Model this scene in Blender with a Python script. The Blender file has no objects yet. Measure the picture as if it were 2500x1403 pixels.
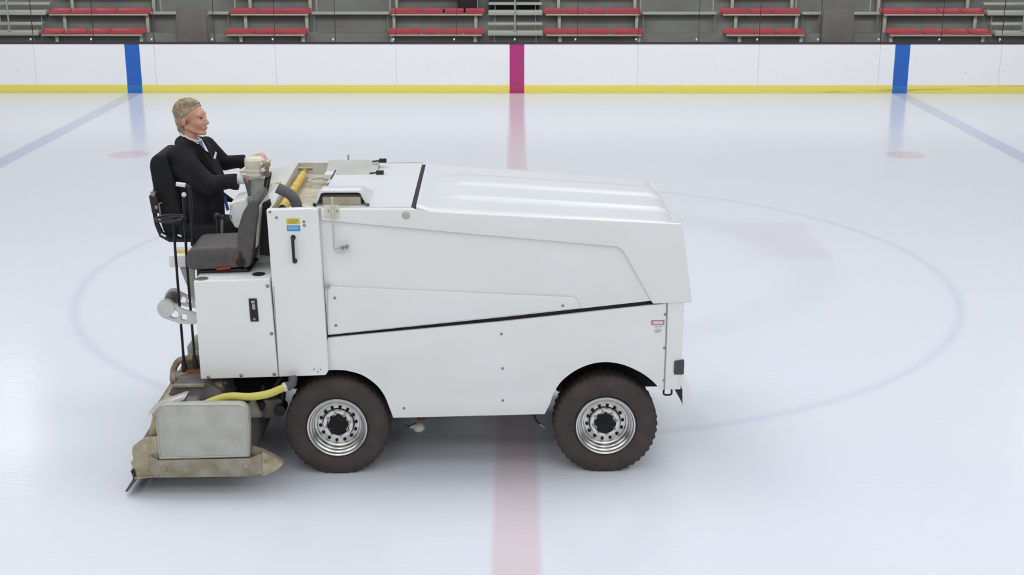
import bpy, bmesh, math, random
import numpy as np
from mathutils import Vector, Matrix
from mathutils.bvhtree import BVHTree
random.seed(7)
S = bpy.context.scene
COL = S.collection

# ------------------------------------------------------------------ camera
FPX = 3250.0                         # focal length in pixels of the 2500 wide frame
TILT = math.atan(958.0 / FPX)        # camera looks down by this much
CAMH = math.cos(TILT) / 0.248
YAW = math.atan(12.0 / FPX)
cam = bpy.data.cameras.new('camera')
cam.sensor_width = 36.0
cam.lens = 36.0 * FPX / 2500.0
cam.clip_end = 300
camo = bpy.data.objects.new('camera', cam)
COL.objects.link(camo)
camo.location = (0, 0, CAMH)
camo.rotation_euler = (math.pi / 2 - TILT, 0, YAW)
cam.dof.use_dof = False
S.camera = camo

# ------------------------------------------------------------------ colour management
S.view_settings.view_transform = 'Standard'
S.view_settings.look = 'None'
S.view_settings.exposure = -0.11
S.view_settings.gamma = 1.0
S.view_settings.use_curve_mapping = False

# ------------------------------------------------------------------ world: bright hall air
w = bpy.data.worlds.new('hall')
S.world = w
w.use_nodes = True
bg = w.node_tree.nodes['Background']
bg.inputs[0].default_value = (0.80, 0.86, 1.0, 1)
bg.inputs[1].default_value = 0.10

def lamp(x, y, z, sx, sy, power, col=(1.0, 0.985, 0.95), tilt=0.0):
    l = bpy.data.lights.new('ceiling_or_fill_lamp', 'AREA')
    l.shape = 'RECTANGLE'; l.size = sx; l.size_y = sy
    l.energy = power; l.color = col
    o = bpy.data.objects.new('ceiling_or_fill_lamp', l)
    COL.objects.link(o)
    o.location = (x, y, z); o.rotation_euler = (tilt, 0, 0)
    return o
for lx in (-15, -9, -3, 3, 9, 15):   # rows of broad lamps over the sheet
    for ly, pw in ((-11, 335), (-2, 105), (4, 55), (10, 125), (17, 165)):
        lamp(lx, ly, 9.0, 3.0, 3.0, pw)
    lamp(lx, 21.0, 9.0, 3.0, 1.5, 200, tilt=1.05)  # added row, tilted to brighten the boards and stands
for lx in (-12.6, 13.6):             # two bare lamps over the stands
    lamp(lx, 31.0, 9.0, 1.0, 2.0, 70)

# ------------------------------------------------------------------ pixel rays of the photograph's camera
ct, st = math.cos(TILT), math.sin(TILT)
cy_, sy_ = math.cos(YAW), math.sin(YAW)
def ray(px, py):
    u = (px - 1250) / FPX; v = (py - 701.5) / FPX
    a, b, c = u, ct - v * st, -(st + v * ct)
    return Vector((cy_ * a - sy_ * b, sy_ * a + cy_ * b, c))
CAMP = Vector((0, 0, CAMH))
def P(px, py, Y):                    # point of the world at distance Y
    d = ray(px, py)
    return CAMP + d * (Y / d.y)
ROOT = Vector((-0.33, 9.35, 0))      # middle of the ice resurfacer on the ice
VYAW = math.radians(1.2)
RM = Matrix.Translation(ROOT) @ Matrix.Rotation(VYAW, 4, 'Z')
RMI = RM.inverted()
def V(px, py, yl):                   # point of the resurfacer (own axes) at sideways place yl
    o = RMI @ CAMP
    d = RMI.to_3x3() @ ray(px, py)
    return o + d * ((yl - o.y) / d.y)
def VX(px, py, yl): return V(px, py, yl).x
def VZ(px, py, yl): return V(px, py, yl).z

# ------------------------------------------------------------------ materials
def lin(c):
    return tuple(((v / 255) / 12.92 if v / 255 <= 0.04045 else ((v / 255 + 0.055) / 1.055) ** 2.4) for v in c)
def mat(name, rgb, rough=0.5, metal=0.0, spec=0.5, noise=0.0, nscale=8.0, dirt=None, dirt_amt=0.0, bump=0.0, bscale=60.0, coat=0.0, srgb=True):
    m = bpy.data.materials.new(name); m.use_nodes = True
    nt = m.node_tree; N = nt.nodes; L = nt.links
    b = N['Principled BSDF']
    c = lin(rgb) if srgb else rgb
    b.inputs['Base Color'].default_value = (*c, 1)
    b.inputs['Roughness'].default_value = rough
    b.inputs['Metallic'].default_value = metal
    b.inputs['Specular IOR Level'].default_value = spec
    if coat: b.inputs['Coat Weight'].default_value = coat; b.inputs['Coat Roughness'].default_value = 0.08
    tc = N.new('ShaderNodeTexCoord')
    if noise or dirt:
        n = N.new('ShaderNodeTexNoise'); n.inputs['Scale'].default_value = nscale; n.inputs['Detail'].default_value = 6
        L.new(tc.outputs['Object'], n.inputs['Vector'])
        r = N.new('ShaderNodeValToRGB')
        d = lin(dirt) if dirt else tuple(x * (1 - noise) for x in c)
        amt = dirt_amt if dirt else 1.0
        r.color_ramp.elements[0].position = 0.35; r.color_ramp.elements[1].position = 0.65
        lo = tuple(c[i] * (1 - amt) + d[i] * amt for i in range(3))
        r.color_ramp.elements[0].color = (*lo, 1); r.color_ramp.elements[1].color = (*c, 1)
        L.new(n.outputs['Fac'], r.inputs['Fac']); L.new(r.outputs['Color'], b.inputs['Base Color'])
    if bump:
        n2 = N.new('ShaderNodeTexNoise'); n2.inputs['Scale'].default_value = bscale; n2.inputs['Detail'].default_value = 4
        L.new(tc.outputs['Object'], n2.inputs['Vector'])
        bp = N.new('ShaderNodeBump'); bp.inputs['Strength'].default_value = bump; bp.inputs['Distance'].default_value = 0.004
        L.new(n2.outputs['Fac'], bp.inputs['Height']); L.new(bp.outputs['Normal'], b.inputs['Normal'])
    return m

M = {}
M['white'] = mat('white_gelcoat', (238, 240, 239), 0.28, spec=0.5, dirt=(233, 235, 231), dirt_amt=0.7, nscale=1.6)
M['hood'] = mat('glossy_white_gelcoat', (226, 229, 233), 0.3, spec=0.4, dirt=(220, 222, 225), dirt_amt=0.6, nscale=1.2)
M['offwhite'] = mat('aged_white_paint', (208, 208, 198), 0.45, dirt=(180, 176, 158), dirt_amt=0.6, nscale=7)
M['cream'] = mat('cream_plastic', (222, 216, 200), 0.45, dirt=(200, 190, 168), dirt_amt=0.5, nscale=20)
M['tan'] = mat('dusty_tray', (196, 190, 172), 0.7, dirt=(168, 158, 134), dirt_amt=0.8, nscale=9)
M['greypaint'] = mat('grey_panel', (176, 178, 172), 0.5, dirt=(160, 158, 148), dirt_amt=0.6, nscale=6)
M['black'] = mat('black_plastic', (28, 26, 28), 0.5)
M['void'] = mat('dark_underbody', (24, 20, 22), 0.85, noise=0.4, nscale=12)
M['blacksteel'] = mat('black_steel', (34, 32, 34), 0.35, metal=0.4)
M['seatvinyl'] = mat('grey_seat_vinyl', (86, 82, 80), 0.55, noise=0.25, nscale=18, bump=0.3, bscale=90)
M['seatfabric'] = mat('black_seat_fabric', (22, 22, 26), 0.9, bump=0.3, bscale=200)
M['rubber'] = mat('tyre_rubber', (80, 72, 69), 0.85, spec=0.25, noise=0.2, nscale=10)
M['chrome'] = mat('polished_steel', (222, 222, 218), 0.27, metal=1.0, bump=0.12, bscale=14)
M['alu'] = mat('dull_aluminium', (186, 188, 182), 0.42, metal=0.55, noise=0.12, nscale=6)
M['alubrt'] = mat('bright_cast_aluminium', (214, 212, 206), 0.35, metal=0.35, noise=0.1, nscale=14)
M['galv'] = mat('galvanised_plate', (192, 193, 186), 0.55, metal=0.15, dirt=(176, 174, 160), dirt_amt=0.85, nscale=9)
M['galv2'] = mat('galvanised_runner', (166, 162, 148), 0.6, metal=0.2, dirt=(140, 128, 102), dirt_amt=0.9, nscale=11)
M['tansteel'] = mat('stained_galvanised_end', (182, 176, 152), 0.65, metal=0.1, dirt=(150, 138, 106), dirt_amt=0.9, nscale=14, bump=0.5, bscale=26)
M['darksteel'] = mat('dark_grey_cover', (112, 106, 104), 0.6, dirt=(84, 74, 70), dirt_amt=0.8, nscale=9)
M['rust'] = mat('rusty_fitting', (128, 84, 50), 0.8, dirt=(84, 44, 26), dirt_amt=0.9, nscale=30, bump=0.5)
M['tanpipe'] = mat('tan_pipe', (160, 150, 134), 0.65, dirt=(130, 108, 86), dirt_amt=0.9, nscale=22, bump=0.4)
M['yellowhose'] = mat('yellow_hose', (206, 198, 96), 0.4)
M['yellowtube'] = mat('yellow_tube', (226, 196, 96), 0.45, dirt=(196, 160, 70), dirt_amt=0.8, nscale=16)
M['greyhose'] = mat('grey_rubber_hose', (92, 90, 92), 0.5, noise=0.15, nscale=20)
M['seam'] = mat('panel_seam', (150, 150, 146), 0.7)
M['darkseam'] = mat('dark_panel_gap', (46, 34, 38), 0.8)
M['bolt'] = mat('bolt_steel', (150, 148, 140), 0.4, metal=0.6)
M['labely'] = mat('yellow_sticker', (216, 196, 78), 0.5)
M['labelyd'] = mat('yellow_sticker_text', (170, 150, 60), 0.5)
M['labelb'] = mat('blue_sticker', (66, 150, 206), 0.5)
M['labelbl'] = mat('blue_sticker_text', (160, 196, 226), 0.5)
M['labelr'] = mat('red_sticker', (196, 132, 144), 0.5)
M['labelw'] = mat('white_sticker', (226, 226, 224), 0.5)
M['labelt'] = mat('grey_print', (160, 162, 164), 0.5)
M['marker'] = mat('smoked_marker_lamp', (70, 62, 72), 0.25)
M['red'] = mat('red_latch', (170, 40, 40), 0.5)
M['brass'] = mat('brass_fitting', (160, 148, 116), 0.4, metal=0.5)
M['skin'] = mat('skin', (212, 164, 136), 0.5, dirt=(196, 130, 108), dirt_amt=0.6, nscale=18)
M['hair'] = mat('grey_blond_hair', (186, 168, 136), 0.5, dirt=(132, 114, 90), dirt_amt=0.9, nscale=34, bump=0.7, bscale=120)
M['suit'] = mat('dark_suit_wool', (40, 38, 44), 0.85, spec=0.2, noise=0.25, nscale=8)
M['lapel'] = mat('dark_suit_lapel', (19, 18, 21), 0.8, spec=0.2)
M['shirt'] = mat('white_shirt_cotton', (226, 224, 222), 0.8, spec=0.2)
M['tie'] = mat('blue_tie_silk', (58, 98, 172), 0.5)
M['eye'] = mat('eye', (60, 46, 40), 0.3)
M['lip'] = mat('lips', (160, 84, 80), 0.5)
M['shoe'] = mat('black_shoe_leather', (18, 16, 16), 0.3)
M['redseat'] = mat('red_plastic_seat', (206, 86, 96), 0.4, dirt=(190, 68, 78), dirt_amt=0.6, nscale=3)
M['stand'] = mat('dark_grey_stand', (146, 147, 142), 0.85, dirt=(130, 126, 126), dirt_amt=0.8, nscale=1.5)
M['standdark'] = mat('shaded_stand_opening', (138, 130, 130), 0.85, noise=0.15, nscale=3)
M['bench'] = mat('bench_aluminium', (204, 206, 198), 0.5, metal=0.2)
M['rail'] = mat('rail_aluminium', (196, 198, 192), 0.45, metal=0.2)
M['caprail'] = mat('dark_cap_rail', (62, 46, 56), 0.5)
M['clip'] = mat('glass_clip', (226, 228, 232), 0.4)
M['bag'] = mat('black_bag_nylon', (36, 34, 36), 0.8)

def glass_mat():
    m = bpy.data.materials.new('rink_glass'); m.use_nodes = True
    nt = m.node_tree; N = nt.nodes; L = nt.links
    N.remove(N['Principled BSDF'])
    out = N['Material Output']
    t = N.new('ShaderNodeBsdfTransparent'); t.inputs[0].default_value = (0.93, 0.94, 0.93, 1)
    g = N.new('ShaderNodeBsdfGlossy'); g.inputs['Roughness'].default_value = 0.05
    f = N.new('ShaderNodeFresnel'); f.inputs[0].default_value = 1.12
    mx = N.new('ShaderNodeMixShader')
    L.new(f.outputs[0], mx.inputs[0]); L.new(t.outputs[0], mx.inputs[1]); L.new(g.outputs[0], mx.inputs[2])
    L.new(mx.outputs[0], out.inputs['Surface'])
    return m
M['glass'] = glass_mat()

# node helpers for the two big patterned surfaces
class NT:
    def __init__(s, m):
        s.nt = m.node_tree; s.N = s.nt.nodes; s.L = s.nt.links
    def m(s, op, a, b=0.0, c=0.0):
        n = s.N.new('ShaderNodeMath'); n.operation = op
        for i, v in enumerate((a, b, c)):
            if hasattr(v, 'is_linked') or hasattr(v, 'links'): s.L.new(v, n.inputs[i])
            else: n.inputs[i].default_value = v
        return n.outputs[0]
    def step(s, v, lo, hi):          # 0 below lo, 1 above hi
        n = s.N.new('ShaderNodeMapRange'); n.interpolation_type = 'SMOOTHSTEP'
        s.L.new(v, n.inputs['Value']); n.inputs['From Min'].default_value = lo; n.inputs['From Max'].default_value = hi
        return n.outputs[0]
    def band(s, v, c, half, soft):   # 1 within |v-c|<half
        d = s.m('ABSOLUTE', s.m('SUBTRACT', v, c))
        return s.m('SUBTRACT', 1.0, s.step(d, half - soft, half + soft))
    def mix(s, fac, a, b):
        n = s.N.new('ShaderNodeMix'); n.data_type = 'RGBA'
        if isinstance(fac, float): n.inputs[0].default_value = fac
        else: s.L.new(fac, n.inputs[0])
        for i, v in ((6, a), (7, b)):
            if isinstance(v, tuple): n.inputs[i].default_value = (*v, 1) if len(v) == 3 else v
            else: s.L.new(v, n.inputs[i])
        return n.outputs[2]

BY = 27.1          # distance of the boards
CY = 13.66         # centre of the face-off circle

def ice_mat():
    m = bpy.data.materials.new('rink_ice'); m.use_nodes = True
    t = NT(m); N, L = t.N, t.L
    b = N['Principled BSDF']
    geo = N.new('ShaderNodeNewGeometry'); sep = N.new('ShaderNodeSeparateXYZ')
    L.new(geo.outputs['Position'], sep.inputs[0])
    x, y = sep.outputs[0], sep.outputs[1]
    nz = N.new('ShaderNodeTexNoise'); nz.inputs['Scale'].default_value = 0.35; nz.inputs['Detail'].default_value = 3
    L.new(geo.outputs['Position'], nz.inputs['Vector'])
    col = t.mix(nz.outputs['Fac'], ICE_A, ICE_B)
    # faint emblem under the ice
    ex = t.m('SUBTRACT', 1.0, t.step(t.m('ABSOLUTE', x), 3.45, 3.6))
    d1 = t.m('MULTIPLY', ex, t.band(y, 15.1, 0.85, 0.08))
    d1 = t.m('MULTIPLY', d1, t.step(t.m('ABSOLUTE', x), 2.2, 3.1))
    col = t.mix(t.m('MULTIPLY', d1, 0.14), col, lin((200, 186, 200)))
    ax = t.m('DIVIDE', x, 3.2); ay = t.m('DIVIDE', t.m('SUBTRACT', y, CY + 0.4), 2.7)
    el = t.m('SQRT', t.m('ADD', t.m('MULTIPLY', ax, ax), t.m('MULTIPLY', ay, ay)))
    col = t.mix(t.m('MULTIPLY', t.band(el, 1.0, 0.09, 0.07), 0.12), col, lin((186, 186, 200)))
    # circle
    dx = x; dy = t.m('SUBTRACT', y, CY)
    r = t.m('SQRT', t.m('ADD', t.m('MULTIPLY', dx, dx), t.m('MULTIPLY', dy, dy)))
    col = t.mix(t.m('MULTIPLY', t.band(r, 4.5, 0.045, 0.05), 0.22), col, lin((172, 178, 208)))
    # centre line and blue lines
    nl = N.new('ShaderNodeTexNoise'); nl.inputs['Scale'].default_value = 3.0
    L.new(geo.outputs['Position'], nl.inputs['Vector'])
    fade = t.m('ADD', t.m('MULTIPLY', nl.outputs['Fac'], 0.15), 0.34)
    col = t.mix(t.m('MULTIPLY', t.band(x, 0.0, 0.15, 0.03), fade), col, lin((212, 168, 176)))
    ax_ = t.m('ABSOLUTE', x)
    col = t.mix(t.m('MULTIPLY', t.band(ax_, 7.77, 0.15, 0.03), 0.45), col, lin((158, 162, 208)))
    # neutral spots
    sx = t.m('SUBTRACT', ax_, 6.03); s_y = t.m('SUBTRACT', y, 20.42)
    rs = t.m('SQRT', t.m('ADD', t.m('MULTIPLY', sx, sx), t.m('MULTIPLY', s_y, s_y)))
    col = t.mix(t.m('MULTIPLY', t.m('SUBTRACT', 1.0, t.step(rs, 0.27, 0.35)), 0.40), col, lin((216, 176, 182)))
    L.new(col, b.inputs['Base Color'])
    # wet film: streaked fine relief
    mp = N.new('ShaderNodeMapping'); mp.inputs['Scale'].default_value = (1.0, 3.5, 1.0)
    L.new(geo.outputs['Position'], mp.inputs['Vector'])
    n2 = N.new('ShaderNodeTexNoise'); n2.inputs['Scale'].default_value = 9.0; n2.inputs['Detail'].default_value = 5
    L.new(mp.outputs[0], n2.inputs['Vector'])
    bp = N.new('ShaderNodeBump'); bp.inputs['Strength'].default_value = 0.35; bp.inputs['Distance'].default_value = 0.0035
    L.new(n2.outputs['Fac'], bp.inputs['Height']); L.new(bp.outputs['Normal'], b.inputs['Normal'])
    b.inputs['Roughness'].default_value = 0.16
    b.inputs['IOR'].default_value = 1.27
    return m
ICE_A = lin((225, 230, 239)); ICE_B = lin((228, 231, 238))
M['ice'] = ice_mat()

def board_mat():
    m = bpy.data.materials.new('dasher_board'); m.use_nodes = True
    t = NT(m); N, L = t.N, t.L
    b = N['Principled BSDF']
    geo = N.new('ShaderNodeNewGeometry'); sep = N.new('ShaderNodeSeparateXYZ')
    L.new(geo.outputs['Position'], sep.inputs[0])
    x, z = sep.outputs[0], sep.outputs[2]
    n = N.new('ShaderNodeTexNoise'); n.inputs['Scale'].default_value = 11; n.inputs['Detail'].default_value = 8; n.inputs['Roughness'].default_value = 0.75
    L.new(geo.outputs['Position'], n.inputs['Vector'])
    low = t.m('SUBTRACT', 1.0, t.step(z, 0.5, 0.95))
    sp = t.m('MULTIPLY', t.step(n.outputs['Fac'], 0.60, 0.68), low)
    col = t.mix(t.m('MULTIPLY', sp, 0.40), lin((236, 237, 240)), lin((120, 120, 126)))
    fx = t.m('ABSOLUTE', t.m('SUBTRACT', t.m('FRACT', t.m('DIVIDE', t.m('ADD', x, 24.4 + 1.22), 2.44)), 0.5))
    seam = t.m('SUBTRACT', 1.0, t.step(fx, 0.0018, 0.0035))
    col = t.mix(t.m('MULTIPLY', seam, 0.35), col, lin((140, 144, 160)))
    red = t.band(x, 0.0, 0.148, 0.002)
    blue = t.band(t.m('ABSOLUTE', x), 7.77, 0.15, 0.002)
    col = t.mix(red, col, lin((172, 52, 118)))
    col = t.mix(blue, col, lin((38, 98, 184)))
    L.new(col, b.inputs['Base Color'])
    b.inputs['Roughness'].default_value = 0.3
    return m
def kick_mat():
    m = bpy.data.materials.new('kick_plate'); m.use_nodes = True
    t = NT(m); N, L = t.N, t.L
    b = N['Principled BSDF']
    geo = N.new('ShaderNodeNewGeometry'); sep = N.new('ShaderNodeSeparateXYZ')
    L.new(geo.outputs['Position'], sep.inputs[0])
    x, z = sep.outputs[0], sep.outputs[2]
    mp = N.new('ShaderNodeMapping'); mp.inputs['Scale'].default_value = (0.5, 1, 14)
    L.new(geo.outputs['Position'], mp.inputs['Vector'])
    n = N.new('ShaderNodeTexNoise'); n.inputs['Scale'].default_value = 1.2; n.inputs['Detail'].default_value = 3
    L.new(mp.outputs[0], n.inputs['Vector'])
    scuff = t.m('MULTIPLY', t.m('MULTIPLY', t.step(n.outputs['Fac'], 0.56, 0.66), t.step(x, 5.0, 7.0)), 0.45)
    col = t.mix(scuff, lin((226, 214, 104)), lin((150, 132, 70)))
    red = t.band(x, 0.0, 0.148, 0.002)
    blue = t.band(t.m('ABSOLUTE', x), 7.77, 0.15, 0.002)
    col = t.mix(red, col, lin((172, 46, 100)))
    col = t.mix(blue, col, lin((46, 112, 184)))
    L.new(col, b.inputs['Base Color'])
    b.inputs['Roughness'].default_value = 0.35
    return m
M['board'] = board_mat(); M['kick'] = kick_mat()

# ------------------------------------------------------------------ mesh helpers
class MB:
    """collects shapes, builds one mesh object"""
    def __init__(s): s.v = []; s.f = []
    def add(s, vs, fs):
        k = len(s.v); s.v += [tuple(p) for p in vs]; s.f += [tuple(i + k for i in f) for f in fs]; return s
    def box(s, x0, x1, y0, y1, z0, z1):
        vs = [(x, y, z) for x in (x0, x1) for y in (y0, y1) for z in (z0, z1)]
        return s.add(vs, [(0, 1, 3, 2), (4, 6, 7, 5), (0, 4, 5, 1), (2, 3, 7, 6), (0, 2, 6, 4), (1, 5, 7, 3)])
    def prism(s, xz, y0, y1):        # outline in x,z pushed along y
        n = len(xz)
        vs = [(p[0], y0, p[1]) for p in xz] + [(p[0], y1, p[1]) for p in xz]
        fs = [tuple(range(n)), tuple(range(2 * n - 1, n - 1, -1))]
        fs += [(i, i + n, (i + 1) % n + n, (i + 1) % n) for i in range(n)]
        return s.add(vs, fs)
    def prismy(s, yz, x0, x1):
        n = len(yz)
        vs = [(x0, p[0], p[1]) for p in yz] + [(x1, p[0], p[1]) for p in yz]
        fs = [tuple(range(n)), tuple(range(2 * n - 1, n - 1, -1))]
        fs += [(i, i + n, (i + 1) % n + n, (i + 1) % n) for i in range(n)]
        return s.add(vs, fs)
    def prismz(s, xy, z0, z1):
        n = len(xy)
        vs = [(p[0], p[1], z0) for p in xy] + [(p[0], p[1], z1) for p in xy]
        fs = [tuple(range(n)), tuple(range(2 * n - 1, n - 1, -1))]
        fs += [(i, i + n, (i + 1) % n + n, (i + 1) % n) for i in range(n)]
        return s.add(vs, fs)
    def slab(s, quad, nrm, th):      # polygon in space with thickness against nrm
        q = [Vector(p) for p in quad]; nrm = Vector(nrm).normalized() * th
        n = len(q)
        fs = [tuple(range(n)), tuple(range(2 * n - 1, n - 1, -1))]
        fs += [(i, i + n, (i + 1) % n + n, (i + 1) % n) for i in range(n)]
        return s.add(q + [p - nrm for p in q], fs)
    def tube(s, pts, r, seg=12, closed=False):
        pts = [Vector(p) for p in pts]; n = len(pts)
        rs = r if isinstance(r, (list, tuple)) else [r] * n
        up = None; rings = []
        for i, p in enumerate(pts):
            if closed: t = pts[(i + 1) % n] - pts[i - 1]
            else: t = pts[min(i + 1, n - 1)] - pts[max(i - 1, 0)]
            t = t.normalized()
            if up is None:
                up = Vector((0, 0, 1)) if abs(t.z) < 0.9 else Vector((1, 0, 0))
            a = t.cross(up).normalized(); up2 = a.cross(t).normalized(); up = up2
            rings.append([p + (a * math.cos(2 * math.pi * k / seg) + up2 * math.sin(2 * math.pi * k / seg)) * rs[i] for k in range(seg)])
        vs = [q for rg in rings for q in rg]; fs = []
        m = n if closed else n - 1
        for i in range(m):
            j = (i + 1) % n
            for k in range(seg):
                fs.append((i * seg + k, i * seg + (k + 1) % seg, j * seg + (k + 1) % seg, j * seg + k))
        if not closed:
            fs.append(tuple(range(seg - 1, -1, -1))); fs.append(tuple((n - 1) * seg + k for k in range(seg)))
        return s.add(vs, fs)
    def lathe(s, prof, seg=48, c=(0, 0, 0), axis='Y', closed=True):   # prof: (radius, along axis)
        n = len(prof); vs = []
        for k in range(seg):
            a = 2 * math.pi * k / seg
            for r, h in prof:
                if axis == 'Y': vs.append((c[0] + r * math.cos(a), c[1] + h, c[2] + r * math.sin(a)))
                elif axis == 'X': vs.append((c[0] + h, c[1] + r * math.cos(a), c[2] + r * math.sin(a)))
                else: vs.append((c[0] + r * math.cos(a), c[1] + r * math.sin(a), c[2] + h))
        fs = []
        for k in range(seg):
            k2 = (k + 1) % seg
            for i in range(n - 1 if not closed else n):
                j = (i + 1) % n
                fs.append((k * n + i, k * n + j, k2 * n + j, k2 * n + i))
        if not closed:
            fs.append(tuple(k * n for k in range(seg))); fs.append(tuple(k * n + n - 1 for k in range(seg)))
        return s.add(vs, fs)
    def cyl(s, c, r, h, axis='Y', seg=20):
        return s.lathe([(r, 0), (r, h)], seg, c, axis, closed=False)
    def ball(s, c, r, seg=16, sc=(1, 1, 1)):
        c = Vector(c); R = seg // 2; vs = []
        for i in range(R + 1):
            th = math.pi * i / R
            for k in range(seg):
                a = 2 * math.pi * k / seg
                vs.append((c.x + sc[0] * r * math.sin(th) * math.cos(a), c.y + sc[1] * r * math.sin(th) * math.sin(a), c.z + sc[2] * r * math.cos(th)))
        fs = [(i * seg + k, i * seg + (k + 1) % seg, (i + 1) * seg + (k + 1) % seg, (i + 1) * seg + k) for i in range(R) for k in range(seg)]
        return s.add(vs, fs)
    def ell(s, c, rx, ry, rz, B=None, seg=20):   # ellipsoid in the axes of matrix B
        R = seg // 2; vs = []; c = Vector(c)
        for i in range(R + 1):
            th = math.pi * i / R
            for k in range(seg):
                a = 2 * math.pi * k / seg
                p = Vector((rx * math.sin(th) * math.cos(a), ry * math.sin(th) * math.sin(a), rz * math.cos(th)))
                vs.append(c + (B @ p if B else p))
        fs = [(i * seg + k, i * seg + (k + 1) % seg, (i + 1) * seg + (k + 1) % seg, (i + 1) * seg + k) for i in range(R) for k in range(seg)]
        return s.add(vs, fs)
    def cap(s, a, b, ra, rb, seg=16):            # tapered capsule
        a, b = Vector(a), Vector(b); t = (b - a).normalized()
        up = Vector((0, 0, 1)) if abs(t.z) < 0.9 else Vector((1, 0, 0))
        u = t.cross(up).normalized(); w_ = u.cross(t)
        prof = []
        for i in range(7):
            th = math.pi / 2 * (1 - i / 6.0); prof.append((ra * math.cos(th), a - t * ra * math.sin(th)))
        for i in range(7):
            th = math.pi / 2 * i / 6.0; prof.append((rb * math.cos(th), b + t * rb * math.sin(th)))
        vs = []
        for r, p in prof:
            r = max(r, 1e-5)
            for k in range(seg):
                an = 2 * math.pi * k / seg
                vs.append(p + (u * math.cos(an) + w_ * math.sin(an)) * r)
        n = len(prof)
        fs = [(i * seg + k, i * seg + (k + 1) % seg, (i + 1) * seg + (k + 1) % seg, (i + 1) * seg + k) for i in range(n - 1) for k in range(seg)]
        fs += [tuple(range(seg)), tuple((n - 1) * seg + k for k in range(seg))]
        return s.add(vs, fs)
    def mesh(s, name, bevel=0, bseg=2, smooth=True, ang=35, weld=True):
        me = bpy.data.meshes.new(name)
        me.from_pydata(s.v, [], s.f)
        bm = bmesh.new(); bm.from_mesh(me)
        if weld: bmesh.ops.remove_doubles(bm, verts=bm.verts, dist=1e-6)
        bmesh.ops.recalc_face_normals(bm, faces=bm.faces)
        if bevel:
            es = [e for e in bm.edges if len(e.link_faces) == 2 and e.calc_face_angle(0) > math.radians(28)]
            bmesh.ops.bevel(bm, geom=es, offset=bevel, segments=bseg, profile=0.5, affect='EDGES', clamp_overlap=True)
        bm.to_mesh(me); bm.free()
        if smooth:
            me.shade_smooth(); me.set_sharp_from_angle(angle=math.radians(ang))
        return me
    def obj(s, name, m, parent=None, **k):
        me = s.mesh(name, **k)
        o = bpy.data.objects.new(name, me); COL.objects.link(o)
        for mm in (m if isinstance(m, list) else [m]): me.materials.append(mm)
        if parent: o.parent = parent
        return o
def tag(o, label=None, cat=None, group=None, kind=None):
    if label: o['label'] = label
    if cat: o['category'] = cat
    if group: o['group'] = group
    if kind: o['kind'] = kind
    return o
def empty(name, loc=(0, 0, 0), rz=0.0):
    o = bpy.data.objects.new(name, None); COL.objects.link(o)
    o.location = loc; o.rotation_euler = (0, 0, rz); o.empty_display_size = 0.2
    return o
def copy_tree(o, parent=None):
    c = o.copy(); COL.objects.link(c); c.parent = parent
    for ch in [q for q in bpy.data.objects if q.parent == o]: copy_tree(ch, c)
    return c
def curve(pts, n=8):                 # smooth path through points
    P_ = [Vector(p) for p in pts]; out = []
    Q = [P_[0] * 2 - P_[1]] + P_ + [P_[-1] * 2 - P_[-2]]
    for i in range(1, len(Q) - 2):
        for k in range(n):
            t = k / n
            a, b, c, d = Q[i - 1], Q[i], Q[i + 1], Q[i + 2]
            out.append(0.5 * ((2 * b) + (c - a) * t + (2 * a - 5 * b + 4 * c - d) * t * t + (3 * b - a - 3 * c + d) * t ** 3))
    out.append(P_[-1]); return out
def rounded(pts, r, n=5, which=None):  # round corners of a 2D outline
    out = []; m = len(pts)
    for i in range(m):
        p = Vector(pts[i][:2]); a = Vector(pts[i - 1][:2]); b = Vector(pts[(i + 1) % m][:2])
        rr = r if which is None else which.get(i, 0)
        if rr <= 0: out.append(tuple(p)); continue
        da = (a - p); db = (b - p); rr_ = min(rr, da.length * 0.45, db.length * 0.45)
        s_, e_ = p + da.normalized() * rr_, p + db.normalized() * rr_
        for k in range(n + 1):
            t = k / n
            out.append(tuple(s_ * (1 - t) ** 2 + p * 2 * t * (1 - t) + e_ * t * t))
    return out

# ================================================================== THE HALL
M['ceil'] = mat('pale_hall_ceiling', (226, 230, 236), 0.9)
M['hallwall'] = mat('hall_wall_paint', (128, 128, 128), 0.9)
for nm, bx in (('ceiling', (-34, 34, -14, 36, 9.4, 9.6)), ('wall_left', (-34.2, -34, -14, 36, 0, 9.4)), ('wall_right', (34, 34.2, -14, 36, 0, 9.4)),
               ('wall_front', (-34, 34, -14.2, -14, 0, 9.4)), ('wall_far', (-34, 34, 36, 36.2, 0, 9.4))):
    tag(MB().box(*bx).obj(nm, M['ceil'] if nm == 'ceiling' else M['hallwall']), kind='structure')
MB().add([(-34, -14, 0), (34, -14, 0), (34, BY, 0), (-34, BY, 0)], [(0, 1, 2, 3)]).obj('floor', M['ice'])
tag(bpy.data.objects['floor'], kind='structure')
HB = 0.985
tag(MB().box(-24, 24, BY, BY + 0.06, 0.0, HB).obj('wall_back', M['board']), kind='structure')
tag(MB().box(-24, 24, BY - 0.014, BY - 0.001, 0.0, 0.165).obj('baseboard_back', M['kick'], bevel=0.004), kind='structure')
tag(MB().box(-24, 24, BY - 0.01, BY + 0.16, HB, HB + 0.03).obj('trim_1', M['caprail'], bevel=0.004), kind='structure')
pm = MB().box(-0.6025, 0.6025, -0.006, 0.006, 0, 1.8).mesh('glass_pane', bevel=0.002)
pm.materials.append(M['glass'])
cm = MB().box(-0.017, 0.017, -0.03, 0.0, 0.0, 0.04).mesh('glass_clip', bevel=0.006); cm.materials.append(M['clip'])
sm_ = MB().box(-0.004, 0.004, -0.008, 0.008, 0, 1.8).mesh('pane_joint'); sm_.materials.append(M['darkseam'])
i = 0
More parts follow.
